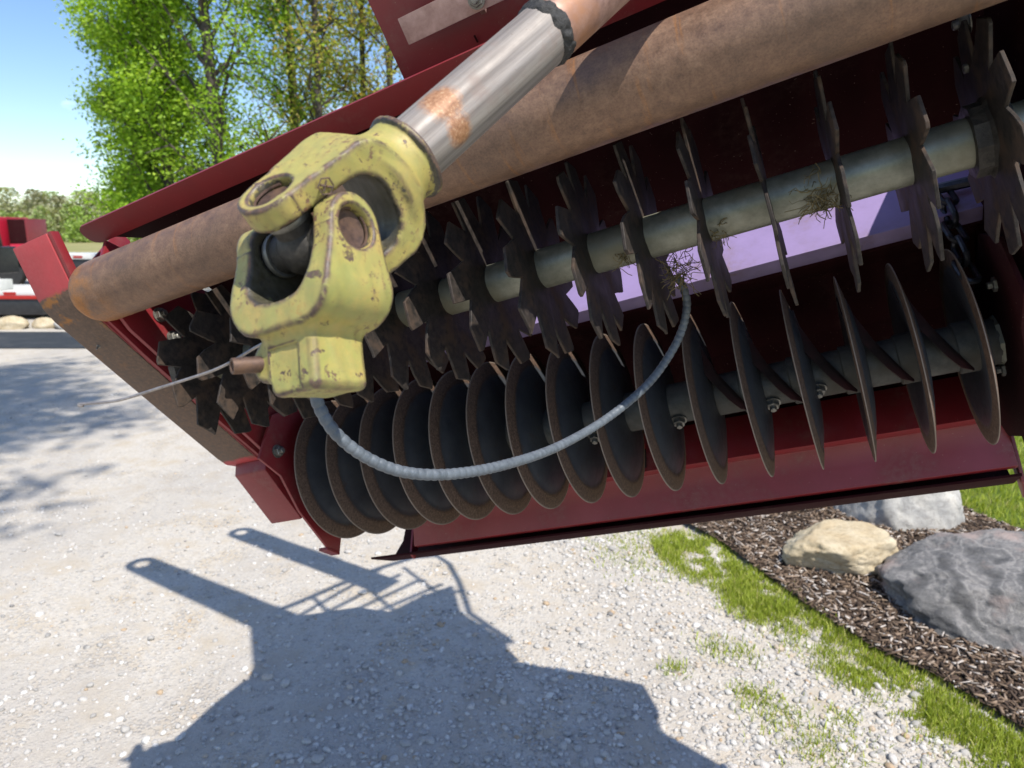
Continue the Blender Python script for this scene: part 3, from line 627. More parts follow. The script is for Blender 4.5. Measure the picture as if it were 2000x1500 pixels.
# cross and bearing caps
def P(B, e, w, a): return Vector(tuple(np.array([e, w, a]) @ B))
m = MB(); m.tube([P(B1, -H1+0.012, 0, 0), P(B1, H1-0.012, 0, 0)], 0.0155, 24); m.tube([P(B2, -H2+0.014, 0, 0), P(B2, H2-0.014, 0, 0)], 0.0150, 24)
m.lathe([(-0.02, 0.004), (-0.018, 0.014), (-0.008, 0.0215), (0.008, 0.0215), (0.018, 0.014), (0.02, 0.004)], (0, 0, 0), E1, 24)
cx = m.build('cross', M_GREASE, PROOT, smooth=True, angle=60)
for B, h in ((B1, H1), (B2, H2)):
    for s_ in (-1, 1):
        a_ = P(B, s_, 0, 0)
        MB().lathe([(h-0.016, 0.0152), (h-0.0085, 0.0152), (h-0.0078, 0.0140), (h-0.0086, 0.0115), (h-0.0090, 0.002)], (0, 0, 0), a_, 32).build('bearing_cap', M_RUSTCAP, cx, smooth=True)
        u_ = a_.orthogonal().normalized(); v_ = a_.cross(u_).normalized()
        pts = [a_.normalized()*(h-0.0062)+(u_*math.cos(t)+v_*math.sin(t))*0.0150 for t in [0.5+5.6*j/28 for j in range(29)]]
        MB().tube(pts, 0.0011, 6).build('snap_ring', M_RUSTCAP, cx, smooth=True)
for B, h in ((B1, H1), (B2, H2)):
    for s_ in (-1, 1):
        MB().lathe([(h-0.0265, 0.0148), (h-0.0265, 0.0172), (h-0.0240, 0.0178), (h-0.0222, 0.0172), (h-0.0222, 0.0148)], (0, 0, 0), P(B, s_, 0, 0), 32).build('seal_ring', M_BOLT, cx, smooth=True, angle=50)
MB().lathe([(0, 0.0042), (0.004, 0.0042), (0.008, 0.0028), (0.014, 0.0024), (0.016, 0.0034), (0.018, 0.0020)], P(B1, 0.02, -0.004, 0.018), P(B1, 0.2, 0.9, 0.3), 8).build('grease_nipple', M_BLACK, cx)
# cast emblem on the upper yoke's near flank: hexagon with three small leaves
def on_flank(x, y, z=0.0): return P(B1, H1-0.0105+y, 0.0312+z, 0.0240+x)
emb = MB(); hx = [(0.0062*math.cos(t), 0.0062*math.sin(t)) for t in [math.pi/6+math.pi/3*j for j in range(7)]]
#EMB
emb.tube([on_flank(*q) for q in hx], 0.0006, 6, caps=False)
emb.tube([on_flank(-0.0032, -0.0018), on_flank(0.0026, 0.0030)], 0.0008, 6); emb.tube([on_flank(-0.0030, 0.0030), on_flank(-0.0004, 0.0006)], 0.0010, 6); emb.tube([on_flank(0.0006, -0.0006), on_flank(0.0032, -0.0030)], 0.0010, 6)
emb.build('cast_emblem', M_YOKE, yk)
# lock pin
m = MB(); m.lathe([(0.0, 0.0062), (0.0215, 0.0060), (0.0225, 0.0056), (0.0223, 0.0040), (0.0210, 0.0036)], P(B2, -0.0335, 0.021, 0.085), P(B2, -0.35, 0.92, 0.06), 20); m.build('lock_pin', M_RUSTCAP, PROOT, smooth=True)
# tubes
def along(a0, a1, n=2): return [A1*(a0+(a1-a0)*i/(n-1)) for i in range(n)]
tb = MB(); u_ = W1; v_ = E1
rings = []; nn = 48
def tube_prof(t):  # lemon profile tube: two shallow flutes
    return 0.0272*(1 - 0.050*math.exp(-((t-0.55)/0.16)**2) - 0.035*math.exp(-((t+0.55)/0.16)**2) - 0.04*math.exp(-((abs(t)-2.6)/0.2)**2))
FLs = 1 if W1.cross(E1).dot(A1) > 0 else -1
A_S = [0.100+0.0143*i for i in range(15)]
vs = []; fs = []
for a_ in A_S:
    for j in range(nn):
        t = -math.pi+2*math.pi*j/nn; vs.append(Vector((math.cos(t), FLs*math.sin(t), 0))*tube_prof(t)+Vector((0, 0, a_)))
for i in range(len(A_S)-1):
    for j in range(nn): fs.append((i*nn+j, i*nn+(j+1) % nn, (i+1)*nn+(j+1) % nn, (i+1)*nn+j))
tb.add(vs, fs); in_t = tb.build('inner_tube', M_SHAFT, PROOT, smooth=True, angle=60)
in_t.rotation_euler = Matrix((u_, v_ if u_.cross(v_).dot(A1) > 0 else -v_, A1)).transposed().to_euler(); FL = 1 if u_.cross(v_).dot(A1) > 0 else -1
a_end = A_S[-1]
m = MB(); pr = [(a_end-0.010, 0.0268), (a_end-0.004, 0.0290), (a_end+0.002, 0.0300), (a_end+0.008, 0.0295), (a_end+0.010, 0.0270)]
m.lathe(pr, (0, 0, 0), A1, 40); gk = m.build('torn_seal', M_BLACK, PROOT, smooth=True, angle=70)
tx = bpy.data.textures.new('gunk', 'CLOUDS'); tx.noise_scale = 0.008
sb = gk.modifiers.new('sub', 'SUBSURF'); sb.levels = 2; sb.render_levels = 2
dm = gk.modifiers.new('disp', 'DISPLACE'); dm.texture = tx; dm.strength = 0.006; dm.mid_level = 0.55
MB().lathe([(a_end+0.006, 0.0262), (a_end+0.007, 0.0285), (a_end+0.40, 0.0285)], (0, 0, 0), A1, 40).build('outer_tube', M_RUSTTUBE, PROOT, smooth=True)
# ------------------------------------------------------------------ hose, wire, grass tufts
hp = [at(612, 740, 0.60), at(622, 790, 0.605), at(655, 845, 0.61), at(715, 893, 0.625), at(790, 922, 0.645), at(880, 926, 0.68), at(985, 908, 0.74), at(1090, 872, 0.83), at(1190, 814, 0.92), at(1270, 745, 0.955), at(1322, 668, 0.965), at(1341, 605, 0.96), at(1336, 565, 0.955), at(1322, 540, 0.95)]
path = catmull(hp, 60); L = 0.0; rad = []; tw = []
for i, p in enumerate(path):
    if i: L += (p-path[i-1]).length
    rad.append(0.0049+0.0007*abs(math.sin(L*math.pi/0.0082))**0.7)
hose = MB().tube(path, rad, 14).build('hose', M_HOSE, None, smooth=True, angle=80)
tag(hose, 'ribbed blue grey hose looping below the yellow joint in front of the discs', 'hose')
wp = [at(530, 664, 0.56), at(500, 678, 0.565), at(455, 705, 0.57), at(420, 722, 0.575), at(380, 736, 0.58), at(310, 758, 0.585), at(240, 780, 0.59), at(200, 786, 0.59), at(158, 789, 0.59), at(154, 790, 0.59), at(156, 793, 0.59), at(163, 792, 0.59)]
wire = MB().tube(catmull(wp, 8), 0.0012, 8).build('wire', M_WIRE, None, smooth=True)
tag(wire, 'thin bent steel wire sticking out to the left below the yoke', 'wire')
def tuft(c, spread, n, label, seed):
    r = random.Random(seed); m = MB(); c = Vector(c)
    for i in range(n):
        p0 = c+Vector([r.gauss(0, spread*0.35) for _ in range(3)]); d = Vector([r.gauss(0, 1) for _ in range(3)]).normalized(); pts = [p0]; 
        for j in range(4):
            d = (d+Vector([r.gauss(0, 0.55) for _ in range(3)])).normalized(); pts.append(pts[-1]+d*spread*r.uniform(0.25, 0.5))
        m.tube(pts, r.uniform(0.0003, 0.0007), 3, caps=False)
    o = m.build('grass_tuft', M_STRAW, None); tag(o, label, 'dry grass', 'dry grass caught on the blade tube'); return o
def mloc(x, y, z): return MM @ Vector((x, y, z))
tuft(at(1326, 530, 0.94), 0.022, 90, 'dry grass tangle at the right end of the hose', 1)
tuft(mloc(-0.072, SY+0.010, SZ-0.030), 0.022, 80, 'largest dry grass wad wrapped on the blade tube at the right', 2)
tuft(mloc(0.045, SY+0.002, SZ-0.030), 0.012, 22, 'small dry grass wisp on the middle of the blade tube', 3)
tuft(mloc(0.165, SY+0.004, SZ-0.030), 0.014, 26, 'dry grass wisp on the blade tube left of the hose end', 4)
# ------------------------------------------------------------------ ground, drive, bed, lawn
from mathutils import noise as mnoise
def vnoise(x, y, s, seed=0):
    return np.array([mnoise.noise(Vector((a*s+seed, b*s-seed, seed*0.37))) for a, b in zip(x, y)])
def mat_gravel():
    m, nt, b = mat_new('crushed_limestone_ground'); v = coord(nt)
    big = noise(nt, coord(nt, scale=(1.0, 0.45, 1.0), rot=(0, 0, 0.35)), 1.1, 6, 0.6); mid = noise(nt, v, 3.5, 6, 0.6); n2 = noise(nt, v, 45, 6, 0.7); n3 = noise(nt, v, 260, 4, 0.7)
    vo = nd(nt, 'ShaderNodeTexVoronoi', Vector=v, Scale=62.0, Randomness=1.0); vo2 = nd(nt, 'ShaderNodeTexVoronoi', Vector=v, Scale=150.0)
    dust = ramp(nt, mid, [(0.32, (0.45, 0.385, 0.295)), (0.5, (0.52, 0.48, 0.42)), (0.64, (0.48, 0.41, 0.315)), (0.75, (0.43, 0.395, 0.355))])
    peb = nd(nt, 'ShaderNodeSeparateColor', Color=vo.outputs['Color']).outputs[0]
    stone = ramp(nt, peb, [(0.0, (0.28, 0.27, 0.26)), (0.4, (0.44, 0.42, 0.39)), (0.75, (0.55, 0.53, 0.49)), (1.0, (0.40, 0.33, 0.25))])
    pm = math_(nt, 'MULTIPLY', ramp(nt, vo.outputs['Distance'], [(0.30, 1), (0.52, 0)]), ramp(nt, mid, [(0.36, 0.15), (0.6, 0.9)]))
    c = mix(nt, pm, dust, stone); c = mix(nt, ramp(nt, n2, [(0.3, 0.35), (0.6, 0)]), c, (0.25, 0.22, 0.185))
    c = mix(nt, ramp(nt, big, [(0.44, 0), (0.62, 0.55)]), c, (0.36, 0.335, 0.305))
    c = mix(nt, ramp(nt, n3, [(0.3, 0.3), (0.55, 0)]), c, (0.22, 0.20, 0.17))
    setc(nt, b, c); setr(nt, b, 0.92); b.inputs['Specular IOR Level'].default_value = 0.2
    h = math_(nt, 'ADD', math_(nt, 'MULTIPLY', pm, 0.6), math_(nt, 'ADD', math_(nt, 'MULTIPLY', n2, 0.5), math_(nt, 'MULTIPLY', vo2.outputs['Distance'], -0.35)))
    bump(nt, b, h, 0.8, 0.008); return m
def mat_tone(name, stops, rough=0.85, trans=0.0, bscale=None, spec=0.25):
    m, nt, b = mat_new(name); at_ = nt.nodes.new('ShaderNodeAttribute'); at_.attribute_name = 'tone'
    c = ramp(nt, at_.outputs['Fac'], stops)
    if bscale:
        v = coord(nt); n1 = noise(nt, v, bscale, 5, 0.65); c = mix(nt, ramp(nt, n1, [(0.3, 0.45), (0.6, 0)]), c, (0.20, 0.18, 0.155)); bump(nt, b, n1, 0.4, 0.002)
    setc(nt, b, c); setr(nt, b, rough); b.inputs['Specular IOR Level'].default_value = spec
    if trans > 0:
        out = nt.nodes['Material Output']; tr = nt.nodes.new('ShaderNodeBsdfTranslucent'); mx = nt.nodes.new('ShaderNodeMixShader')
        br = nt.nodes.new('ShaderNodeMixRGB'); br.blend_type = 'MULTIPLY'; br.inputs['Fac'].default_value = 1; br.inputs['Color2'].default_value = (1.3, 1.25, 0.55, 1)
        nt.links.new(c, br.inputs['Color1']); nt.links.new(br.outputs[0], tr.inputs['Color'])
        mx.inputs['Fac'].default_value = trans; nt.links.new(b.outputs[0], mx.inputs[1]); nt.links.new(tr.outputs[0], mx.inputs[2]); nt.links.new(mx.outputs[0], out.inputs['Surface'])
    return m
M_GRAV = mat_gravel()
M_STONE = mat_tone('gravel_stone', [(0.0, (0.19, 0.185, 0.18)), (0.3, (0.36, 0.345, 0.32)), (0.65, (0.50, 0.475, 0.44)), (0.85, (0.62, 0.60, 0.56)), (1.0, (0.42, 0.31, 0.20))], 0.88, 0, 240)
M_GRASS = mat_tone('spring_grass', [(0.0, (0.16, 0.22, 0.025)), (0.5, (0.31, 0.38, 0.045)), (0.85, (0.43, 0.48, 0.09)), (1.0, (0.52, 0.47, 0.20))], 0.6, 0.3)
M_MULCH = mat_tone('bark_mulch_chip', [(0.0, (0.022, 0.017, 0.015)), (0.40, (0.105, 0.070, 0.048)), (0.70, (0.25, 0.18, 0.125)), (0.90, (0.37, 0.31, 0.26)), (1.0, (0.52, 0.47, 0.42))], 0.9)
M_SOIL = mat_rough('mulch_soil', (0.020, 0.014, 0.011), (0.11, 0.080, 0.060), 60, (0.9, 0.95), 0, 0.8, 0.01, (0.06, 0.042, 0.032), 9, 0.1)
M_TURF = mat_rough('turf_soil', (0.05, 0.075, 0.014), (0.13, 0.18, 0.03), 40, (0.9, 0.95), 0, 0.6, 0.01, (0.12, 0.14, 0.035), 3, 0.1)
def mat_field():
    m, nt, b = mat_new('rough_field'); v = coord(nt); n1 = noise(nt, v, 0.09, 6, 0.6); n2 = noise(nt, v, 1.6, 6, 0.7)
    c = ramp(nt, n1, [(0.35, (0.17, 0.20, 0.06)), (0.55, (0.32, 0.28, 0.135)), (0.7, (0.20, 0.24, 0.065))]); c = mix(nt, ramp(nt, n2, [(0.35, 0.4), (0.6, 0)]), c, (0.13, 0.13, 0.05))
    setc(nt, b, c); setr(nt, b, 0.95); b.inputs['Specular IOR Level'].default_value = 0.1; return m
M_FIELD = mat_field()
M_SHADOW_BAND = mat_rough('shadow_band_dark', (0.020, 0.024, 0.030), (0.042, 0.048, 0.056), 40, (0.85, 0.95), 0, 0.3, 0.004, (0.05, 0.054, 0.06), 2, 0.2)  # dark blue grey, a shadow across the drive painted as ground colour

def poly_sheet(name, pts, z, mat, kind='structure'):
    me = bpy.data.meshes.new(name); me.from_pydata([(x, y, z) for x, y in pts], [], [tuple(range(len(pts)))]); me.update()
    o = add_obj(name, me, mat)
    if me.polygons[0].normal.z < 0: me.flip_normals()
    tag(o, kind=kind); return o
poly_sheet('ground', [(-700, -60), (700, -60), (700, 1200), (-700, 1200)], -0.02, M_FIELD)
# gravel drive with gentle relief
nx, ny = 140, 120; gx = np.concatenate([np.linspace(-40, -6, 30), np.linspace(-5.8, 3.2, nx-30)]); gy = np.concatenate([np.linspace(-6, 8, ny-20), np.linspace(8.4, 40, 20)])
X, Y = np.meshgrid(gx, gy, indexing='ij'); Z = 0.012*vnoise(X.ravel(), Y.ravel(), 0.9, 3)+0.006*vnoise(X.ravel(), Y.ravel(), 2.7, 8)
Z = np.where(np.hypot(X.ravel(), Y.ravel()) < 12, Z, 0)
V = np.stack([X.ravel(), Y.ravel(), Z], 1); I = np.arange(X.size).reshape(X.shape)
Fq = np.stack([I[:-1, :-1].ravel(), I[1:, :-1].ravel(), I[1:, 1:].ravel(), I[:-1, 1:].ravel()], 1)
tag(add_obj('gravel_drive', big_mesh('gravel_drive', V, Fq), M_GRAV, smooth=True), kind='structure')
poly_sheet('shadow_band', [(-60, 10.85), (-4, 10.85), (-4, 12.7), (-60, 12.7)], 0.012, M_SHADOW_BAND)  # dark sheet standing in for a band of shade near the trailers
bed = [(0.88, 4.30), (1.06, 4.04), (1.20, 3.75), (1.30, 3.39), (1.39, 3.08), (1.53, 2.72), (1.68, 2.53), (1.82, 2.20), (1.95, 1.60), (4.2, 1.6), (3.5, 3.2), (3.01, 3.89), (2.88, 4.25), (2.84, 4.6), (2.5, 6.5), (1.6, 8.5), (0.9, 7.0), (0.75, 5.2)]
def mound(x, y): return 0.035
poly_sheet('mulch_bed', bed, 0.034, M_SOIL)
lawn = [(4.2, 1.6), (3.5, 3.2), (3.01, 3.89), (2.88, 4.25), (2.84, 4.6), (2.5, 6.5), (1.6, 8.5), (2.5, 30), (60, 30), (60, 1.6)]
poly_sheet('lawn', lawn, 0.040, M_TURF)

def in_poly(x, y, poly):
    ins = np.zeros(len(x), bool); n = len(poly)
    for i in range(n):
        (x0, y0), (x1, y1) = poly[i], poly[(i+1) % n]
        c = ((y0 > y) != (y1 > y)) & (x < (x1-x0)*(y-y0)/((y1-y0) if y1 != y0 else 1e-9)+x0); ins ^= c
    return ins
strip = [(0.84, 3.95), (1.20, 3.85), (1.32, 3.39), (1.40, 3.08), (1.53, 2.74), (1.69, 2.53), (1.83, 2.20), (1.90, 1.85), (1.60, 1.85), (1.50, 2.12), (1.43, 2.30), (1.37, 2.52), (1.25, 2.90), (1.10, 3.05), (0.95, 3.35)]
# icosahedron stones
def ico(sub):
    bm = bmesh.new(); bmesh.ops.create_icosphere(bm, subdivisions=sub, radius=1.0); bm.verts.ensure_lookup_table()
    V = np.array([v.co[:] for v in bm.verts]); F = np.array([[v.index for v in f.verts] for f in bm.faces]); bm.free(); return V, F
def scatter_shapes(name, BV, BF, pos, size, squash, mat, label, cat, tone, jitter=0.22):
    n = len(pos); k = len(BV); r = rng
    q = r.normal(size=(n, 4)); q /= np.linalg.norm(q, axis=1)[:, None]; w, x, y, z = q.T
    Rm = np.stack([1-2*(y*y+z*z), 2*(x*y-z*w), 2*(x*z+y*w), 2*(x*y+z*w), 1-2*(x*x+z*z), 2*(y*z-x*w), 2*(x*z-y*w), 2*(y*z+x*w), 1-2*(x*x+y*y)], 1).reshape(n, 3, 3)
    Vv = BV[None]*(1+r.uniform(-jitter, jitter, (n, k, 1)))*np.stack([np.ones(n), r.uniform(0.6, 1, n), r.uniform(0.5, 0.85, n)], 1)[:, None, :]
    Vv = np.einsum('nij,nkj->nki', Rm, Vv); Vv[:, :, 2] *= squash; Vv = Vv*size[:, None, None]+pos[:, None, :]
    Ff = (BF[None]+(np.arange(n)*k)[:, None, None]).reshape(-1, BF.shape[1])
    o = add_obj(name, big_mesh(name, Vv.reshape(-1, 3), Ff, np.repeat(tone, k)), mat); tag(o, label, cat, kind='stuff'); return o
def visible(x, y, margin=0.35):
    w = y*math.cos(PITCH)+CAM_H*math.sin(PITCH); return (np.abs(x) < (0.721+0.05)*w+margin)
def stones(n, ylo, yhi, smin_, smax_, sub, dens, name, label, em=(-0.15, 0.35), tm=0.58):
    y = ylo+(yhi-ylo)*rng.random(n)**1.25; x = rng.uniform(-5.2, 2.1, n); k = visible(x, y) & ~in_poly(x, y, bed) & (rng.random(n) < dens(x, y)); x, y = x[k], y[k]
    s = np.exp(rng.normal(math.log((smin_*smax_)**0.5), 0.38, len(x))).clip(smin_*0.6, smax_*1.6)
    z = s*rng.uniform(em[0], em[1], len(x))
    zz = 0.012*vnoise(x, y, 0.9, 3)+0.006*vnoise(x, y, 2.7, 8)
    BV, BF = ico(sub); scatter_shapes(name, BV, BF, np.stack([x, y, z+zz], 1), s, 0.72, M_STONE, label, 'gravel', np.clip(rng.normal(tm, 0.20, len(x)), 0, 1))
def dens_loose(x, y):
    edge = np.interp(y, [1.8, 2.4, 3.0, 3.6, 4.2], [1.5, 1.3, 1.1, 0.85, 0.7]); d = edge-x
    band = np.exp(-((d-0.30)/0.42)**2); nz = vnoise(x, y, 1.6, 21)*0.5+0.5
    near = np.clip((3.4-y)/1.2, 0, 1)*np.exp(-((x-0.15)/1.3)**2)*0.95
    trk = np.exp(-((np.abs(x+0.15*y-0.2)-0.75)/0.22)**2); near = near*(1-0.7*trk)
    return np.clip(band*1.1+near*(0.4+nz)+0.10*np.clip(nz*2-0.7, 0, 1)+0.06, 0, 1)
def dens_sparse(x, y): return np.clip(0.25+0.9*(vnoise(x, y, 0.8, 5)), 0.06, 1)
stones(46000, 1.65, 4.4, 0.0050, 0.0150, 2, dens_loose, 'loose_gravel', 'loose pale limestone gravel along the grass edge and under the machine shadow')
stones(36000, 1.65, 9.5, 0.0045, 0.013, 1, dens_sparse, 'scattered_gravel', 'pale gravel chips scattered over the packed drive', (-0.45, 0.18), 0.5)
# grass blades
def grass(name, x, y, z, h, mat, label, lean=0.45, wid=0.0022, tone=None):
    n = len(x); az = rng.uniform(0, 2*math.pi, n); ln = np.abs(rng.normal(0, lean, n))*h; wa = rng.uniform(0, 2*math.pi, n)
    dx, dy = np.cos(az), np.sin(az); wx, wy = np.cos(wa), np.sin(wa); w = wid*rng.uniform(0.6, 1.4, n)
    B = np.stack([x, y, z], 1); D = np.stack([dx, dy, np.zeros(n)], 1); W = np.stack([wx, wy, np.zeros(n)], 1)*w[:, None]; U = np.zeros((n, 3)); U[:, 2] = h
    p0, p1 = B-W, B+W; mid = B+U*0.55+D*(ln*0.3)[:, None]; p2, p3 = mid-W*0.8, mid+W*0.8; p4 = B+U+D*ln[:, None]
    V = np.stack([p0, p1, p2, p3, p4], 1).reshape(-1, 3); o = (np.arange(n)*5)[:, None]
    F = np.concatenate([o+[0, 1, 3], o+[0, 3, 2], o+[2, 3, 4]])
    if tone is None: tone = np.clip(rng.normal(0.55, 0.25, n), 0, 1)
    ob = add_obj(name, big_mesh(name, V, F, np.repeat(tone, 5)), mat); tag(ob, label, 'grass', kind='stuff'); return ob
n = 120000; x = rng.uniform(0.8, 1.95, n); y = rng.uniform(1.8, 4.0, n); nz = vnoise(x, y, 4.0, 2)
nz2 = vnoise(x, y, 13.0, 6); k = in_poly(x+nz*0.10+rng.normal(0, 0.055, n), y+0.08*nz+rng.normal(0, 0.06, n), strip) & (rng.random(n) < np.clip(0.66+0.8*nz+1.2*nz2, 0.05, 1)); x, y, nz = x[k], y[k], nz[k]
grass('grass_strip', x, y, 0*x+0.004, rng.uniform(0.014, 0.046, len(x))*(0.9+0.6*nz), M_GRASS, 'ragged strip of bright green grass between gravel and mulch')
tf = [(0.67, 2.61, 0.035, 110), (1.07, 2.17, 0.09, 420), (0.97, 2.37, 0.06, 260), (1.17, 3.0, 0.07, 260), (0.68, 3.56, 0.10, 220), (0.59, 3.70, 0.09, 160), (0.80, 3.80, 0.12, 300), (0.88, 2.75, 0.05, 160), (1.0, 2.72, 0.05, 120), (0.74, 4.0, 0.12, 260), (0.90, 2.45, 0.03, 90), (1.22, 2.30, 0.03, 90), (0.50, 3.95, 0.1, 120)]
xs, ys = [], []
for a, b_, s_, c_ in tf: xs.append(rng.normal(a, s_, c_)); ys.append(rng.normal(b_, s_, c_))
x, y = np.concatenate(xs), np.concatenate(ys); grass('grass_sprouts', x, y, 0*x, rng.uniform(0.012, 0.035, len(x)), M_GRASS, 'sparse grass sprouts coming up through the gravel', 0.6)
n = 52000; x = 2.4+3.9*rng.random(n)**1.2; y = 3.0+5.5*rng.random(n)**1.3; k = in_poly(x, y, lawn) & visible(x, y, 0.1); x, y = x[k], y[k]
grass('lawn_grass', x, y, 0*x+0.04, rng.uniform(0.03, 0.065, len(x)), M_GRASS, 'mown bright green lawn beyond the boulders', 0.5, 0.0030)
# mulch chips
n = 40000; x = rng.uniform(0.7, 3.6, n); y = 1.7+3.6*rng.random(n); k = in_poly(x, y, bed) & visible(x, y, 0.1); x, y = x[k], y[k]; n = len(x)
L_ = rng.uniform(0.006, 0.026, n)*np.where(rng.random(n) < 0.08, 1.6, 1); W_ = rng.uniform(0.0018, 0.0058, n); T_ = rng.uniform(0.001, 0.003, n)
az = rng.uniform(0, 2*math.pi, n); ti = rng.normal(0, 0.28, n); ro = rng.normal(0, 0.4, n)
ax = np.stack([np.cos(az)*np.cos(ti), np.sin(az)*np.cos(ti), np.sin(ti)], 1); bx = np.stack([-np.sin(az)*np.cos(ro), np.cos(az)*np.cos(ro), np.sin(ro)], 1); cx_ = np.cross(ax, bx)
C_ = np.stack([x, y, 0.036+rng.uniform(0, 0.016, n)], 1)
sg = np.array([(i, j, k) for i in (-1, 1) for j in (-1, 1) for k in (-1, 1)], float)
tp = 1-0.5*(sg[:, 0] > 0)[None]*rng.random(n)[:, None]
V = C_[:, None]+sg[None, :, :1]*(ax*L_[:, None])[:, None]+sg[None, :, 1:2]*tp[:, :, None]*(bx*W_[:, None])[:, None]+sg[None, :, 2:]*(cx_*T_[:, None])[:, None]
BF = np.array([(0, 1, 3, 2), (4, 6, 7, 5), (0, 4, 5, 1), (2, 3, 7, 6), (0, 2, 6, 4), (1, 5, 7, 3)]); F = (BF[None]+(np.arange(n)*8)[:, None, None]).reshape(-1, 4)
tn = np.clip(np.abs(rng.normal(0.46, 0.30, n))+0.08*vnoise(x, y, 2.5, 4), 0, 1); tn = np.where(rng.random(n) < 0.035, rng.uniform(0.9, 1, n), tn)
tag(add_obj('mulch', big_mesh('mulch', V.reshape(-1, 3), F, np.repeat(tn, 8)), M_MULCH), 'shredded dark brown bark mulch around the boulders', 'mulch', kind='stuff')

# ------------------------------------------------------------------ boulders
def mat_boulder(name, stops, scale, band=None, dark=(0.03, 0.03, 0.034), bd=0.02, veins=None):
    m, nt, b = mat_new(name); v = coord(nt); n1 = noise(nt, v, scale, 8, 0.62, 0.6); n2 = noise(nt, v, 42, 7, 0.72); n3 = noise(nt, v, 170, 4, 0.7)
    f = n1
    if band:
        wv = nd(nt, 'ShaderNodeTexWave', Vector=coord(nt, rot=band[1]), Scale=band[0], Distortion=9.0, Detail=4.0, **{'Detail Scale': 1.4}); f = mix(nt, 0.20, n1, wv.outputs['Fac'])
    c = ramp(nt, f, stops); c = mix(nt, ramp(nt, n2, [(0.30, 0.55), (0.52, 0)]), c, dark)
    if veins is not None: c = mix(nt, ramp(nt, noise(nt, v, 3.2, 5, 0.6), [(0.52, 0), (0.62, 0.75)]), c, veins)
    c = mix(nt, ramp(nt, n3, [(0.62, 0), (0.72, 0.4)]), c, (0.5, 0.48, 0.45))
    setc(nt, b, c); setr(nt, b, 0.85); b.inputs['Specular IOR Level'].default_value = 0.25
    bump(nt, b, math_(nt, 'ADD', n2, math_(nt, 'MULTIPLY', n3, 0.35)), 0.7, bd); return m
M_B1 = mat_boulder('cream_sandstone', [(0.3, (0.36, 0.27, 0.155)), (0.5, (0.47, 0.39, 0.26)), (0.7, (0.56, 0.49, 0.36))], 4, None, (0.22, 0.16, 0.09), 0.008)
M_B2 = mat_boulder('banded_gneiss', [(0.32, (0.085, 0.083, 0.082)), (0.44, (0.17, 0.165, 0.16)), (0.50, (0.28, 0.265, 0.25)), (0.54, (0.17, 0.165, 0.16)), (0.64, (0.26, 0.245, 0.23)), (0.72, (0.14, 0.138, 0.135))], 3.4, (2.6, (0.3, 1.1, 0.6)), (0.045, 0.046, 0.052), 0.016, (0.33, 0.255, 0.225))
M_B3 = mat_boulder('pale_limestone', [(0.3, (0.30, 0.295, 0.28)), (0.55, (0.44, 0.425, 0.39)), (0.75, (0.52, 0.49, 0.43))], 5, (2.0, (0.8, 0.2, 0.3)), (0.17, 0.155, 0.14), 0.010)
M_B4 = mat_boulder('dark_slate_rock', [(0.3, (0.06, 0.062, 0.068)), (0.6, (0.15, 0.15, 0.155)), (0.8, (0.22, 0.21, 0.2))], 6, None, (0.03, 0.03, 0.03), 0.012)
M_B5 = mat_boulder('brown_fieldstone', [(0.3, (0.17, 0.12, 0.075)), (0.6, (0.30, 0.225, 0.15)), (0.8, (0.38, 0.31, 0.22))], 7, None, (0.09, 0.065, 0.04), 0.01)
def boulder(name, c, dims, seed, mat, label, planes=(), sub=6, rough=0.055, rz=0.0, facets=10, fs=3.0):
    r = random.Random(seed); BV, BF = ico(sub); pl = [(Vector(n_).normalized(), d) for n_, d in planes]
    for i in range(facets):
        n_ = Vector((r.gauss(0, 1), r.gauss(0, 1), r.gauss(0, 0.8))).normalized(); pl.append((n_, r.uniform(0.78, 0.98)))
    nn = np.array([tuple(p[0]) for p in pl]); dd = np.array([p[1] for p in pl]); dot = BV @ nn.T
    rad = np.where(dot > 0.02, dd/np.maximum(dot, 0.02), 9); rad = np.concatenate([rad, np.full((len(BV), 1), 1.05)], 1)
    k_ = 38.0; rr_ = -np.log(np.exp(-k_*rad).sum(1))/k_
    V = BV*rr_[:, None]
    dsp = np.array([mnoise.fractal(Vector(v)*fs+Vector((seed*3.1, 0, 0)), 0.75, 2.1, 6) for v in V]); rg = np.array([mnoise.noise(Vector(v)*1.4+Vector((0, seed*2.0, 5))) for v in V])
    rd = np.array([mnoise.ridged_multi_fractal(Vector(v)*2.6+Vector((seed*1.7, 3, 0)), 0.9, 2.2, 5, 1.0, 2.0) for v in V]); rd = rd-rd.mean()
    V = V*(1+rough*dsp+0.08*rg-0.042*rd)[:, None]*np.array(dims)
    o = add_obj(name, big_mesh(name, V, BF), mat, smooth=True); o.location = c; o.rotation_euler = (0, 0, rz); tag(o, label, 'boulder', 'boulders in the mulch bed'); return o
boulder('boulder', (1.74, 3.50, 0.09), (0.285, 0.21, 0.175), 4, M_B1, 'cream sandstone boulder, smallest of the big rocks, on the mulch', [((0, -0.1, 1), 0.70), ((-0.45, -0.85, -0.35), 0.72), ((0.3, -0.9, 0.1), 0.85)], rough=0.035, facets=9)
boulder('boulder', (2.30, 3.03, 0.08), (0.56, 0.43, 0.27), 9, M_B2, 'dark grey and pink banded boulder at the right edge of the bed', [((-0.25, -0.15, 1), 0.74), ((-0.6, -0.75, 0.35), 0.80), ((-1, 0.1, -0.1), 0.86)], rough=0.075, facets=7, fs=2.4)
boulder('boulder', (2.38, 4.22, 0.14), (0.46, 0.36, 0.50), 15, M_B3, 'tall pale limestone boulder behind the cream one', [((-0.85, -0.25, 0.3), 0.62), ((0.1, -0.9, 0.45), 0.72), ((0.9, -0.2, 0.25), 0.8)], rough=0.03, facets=6)
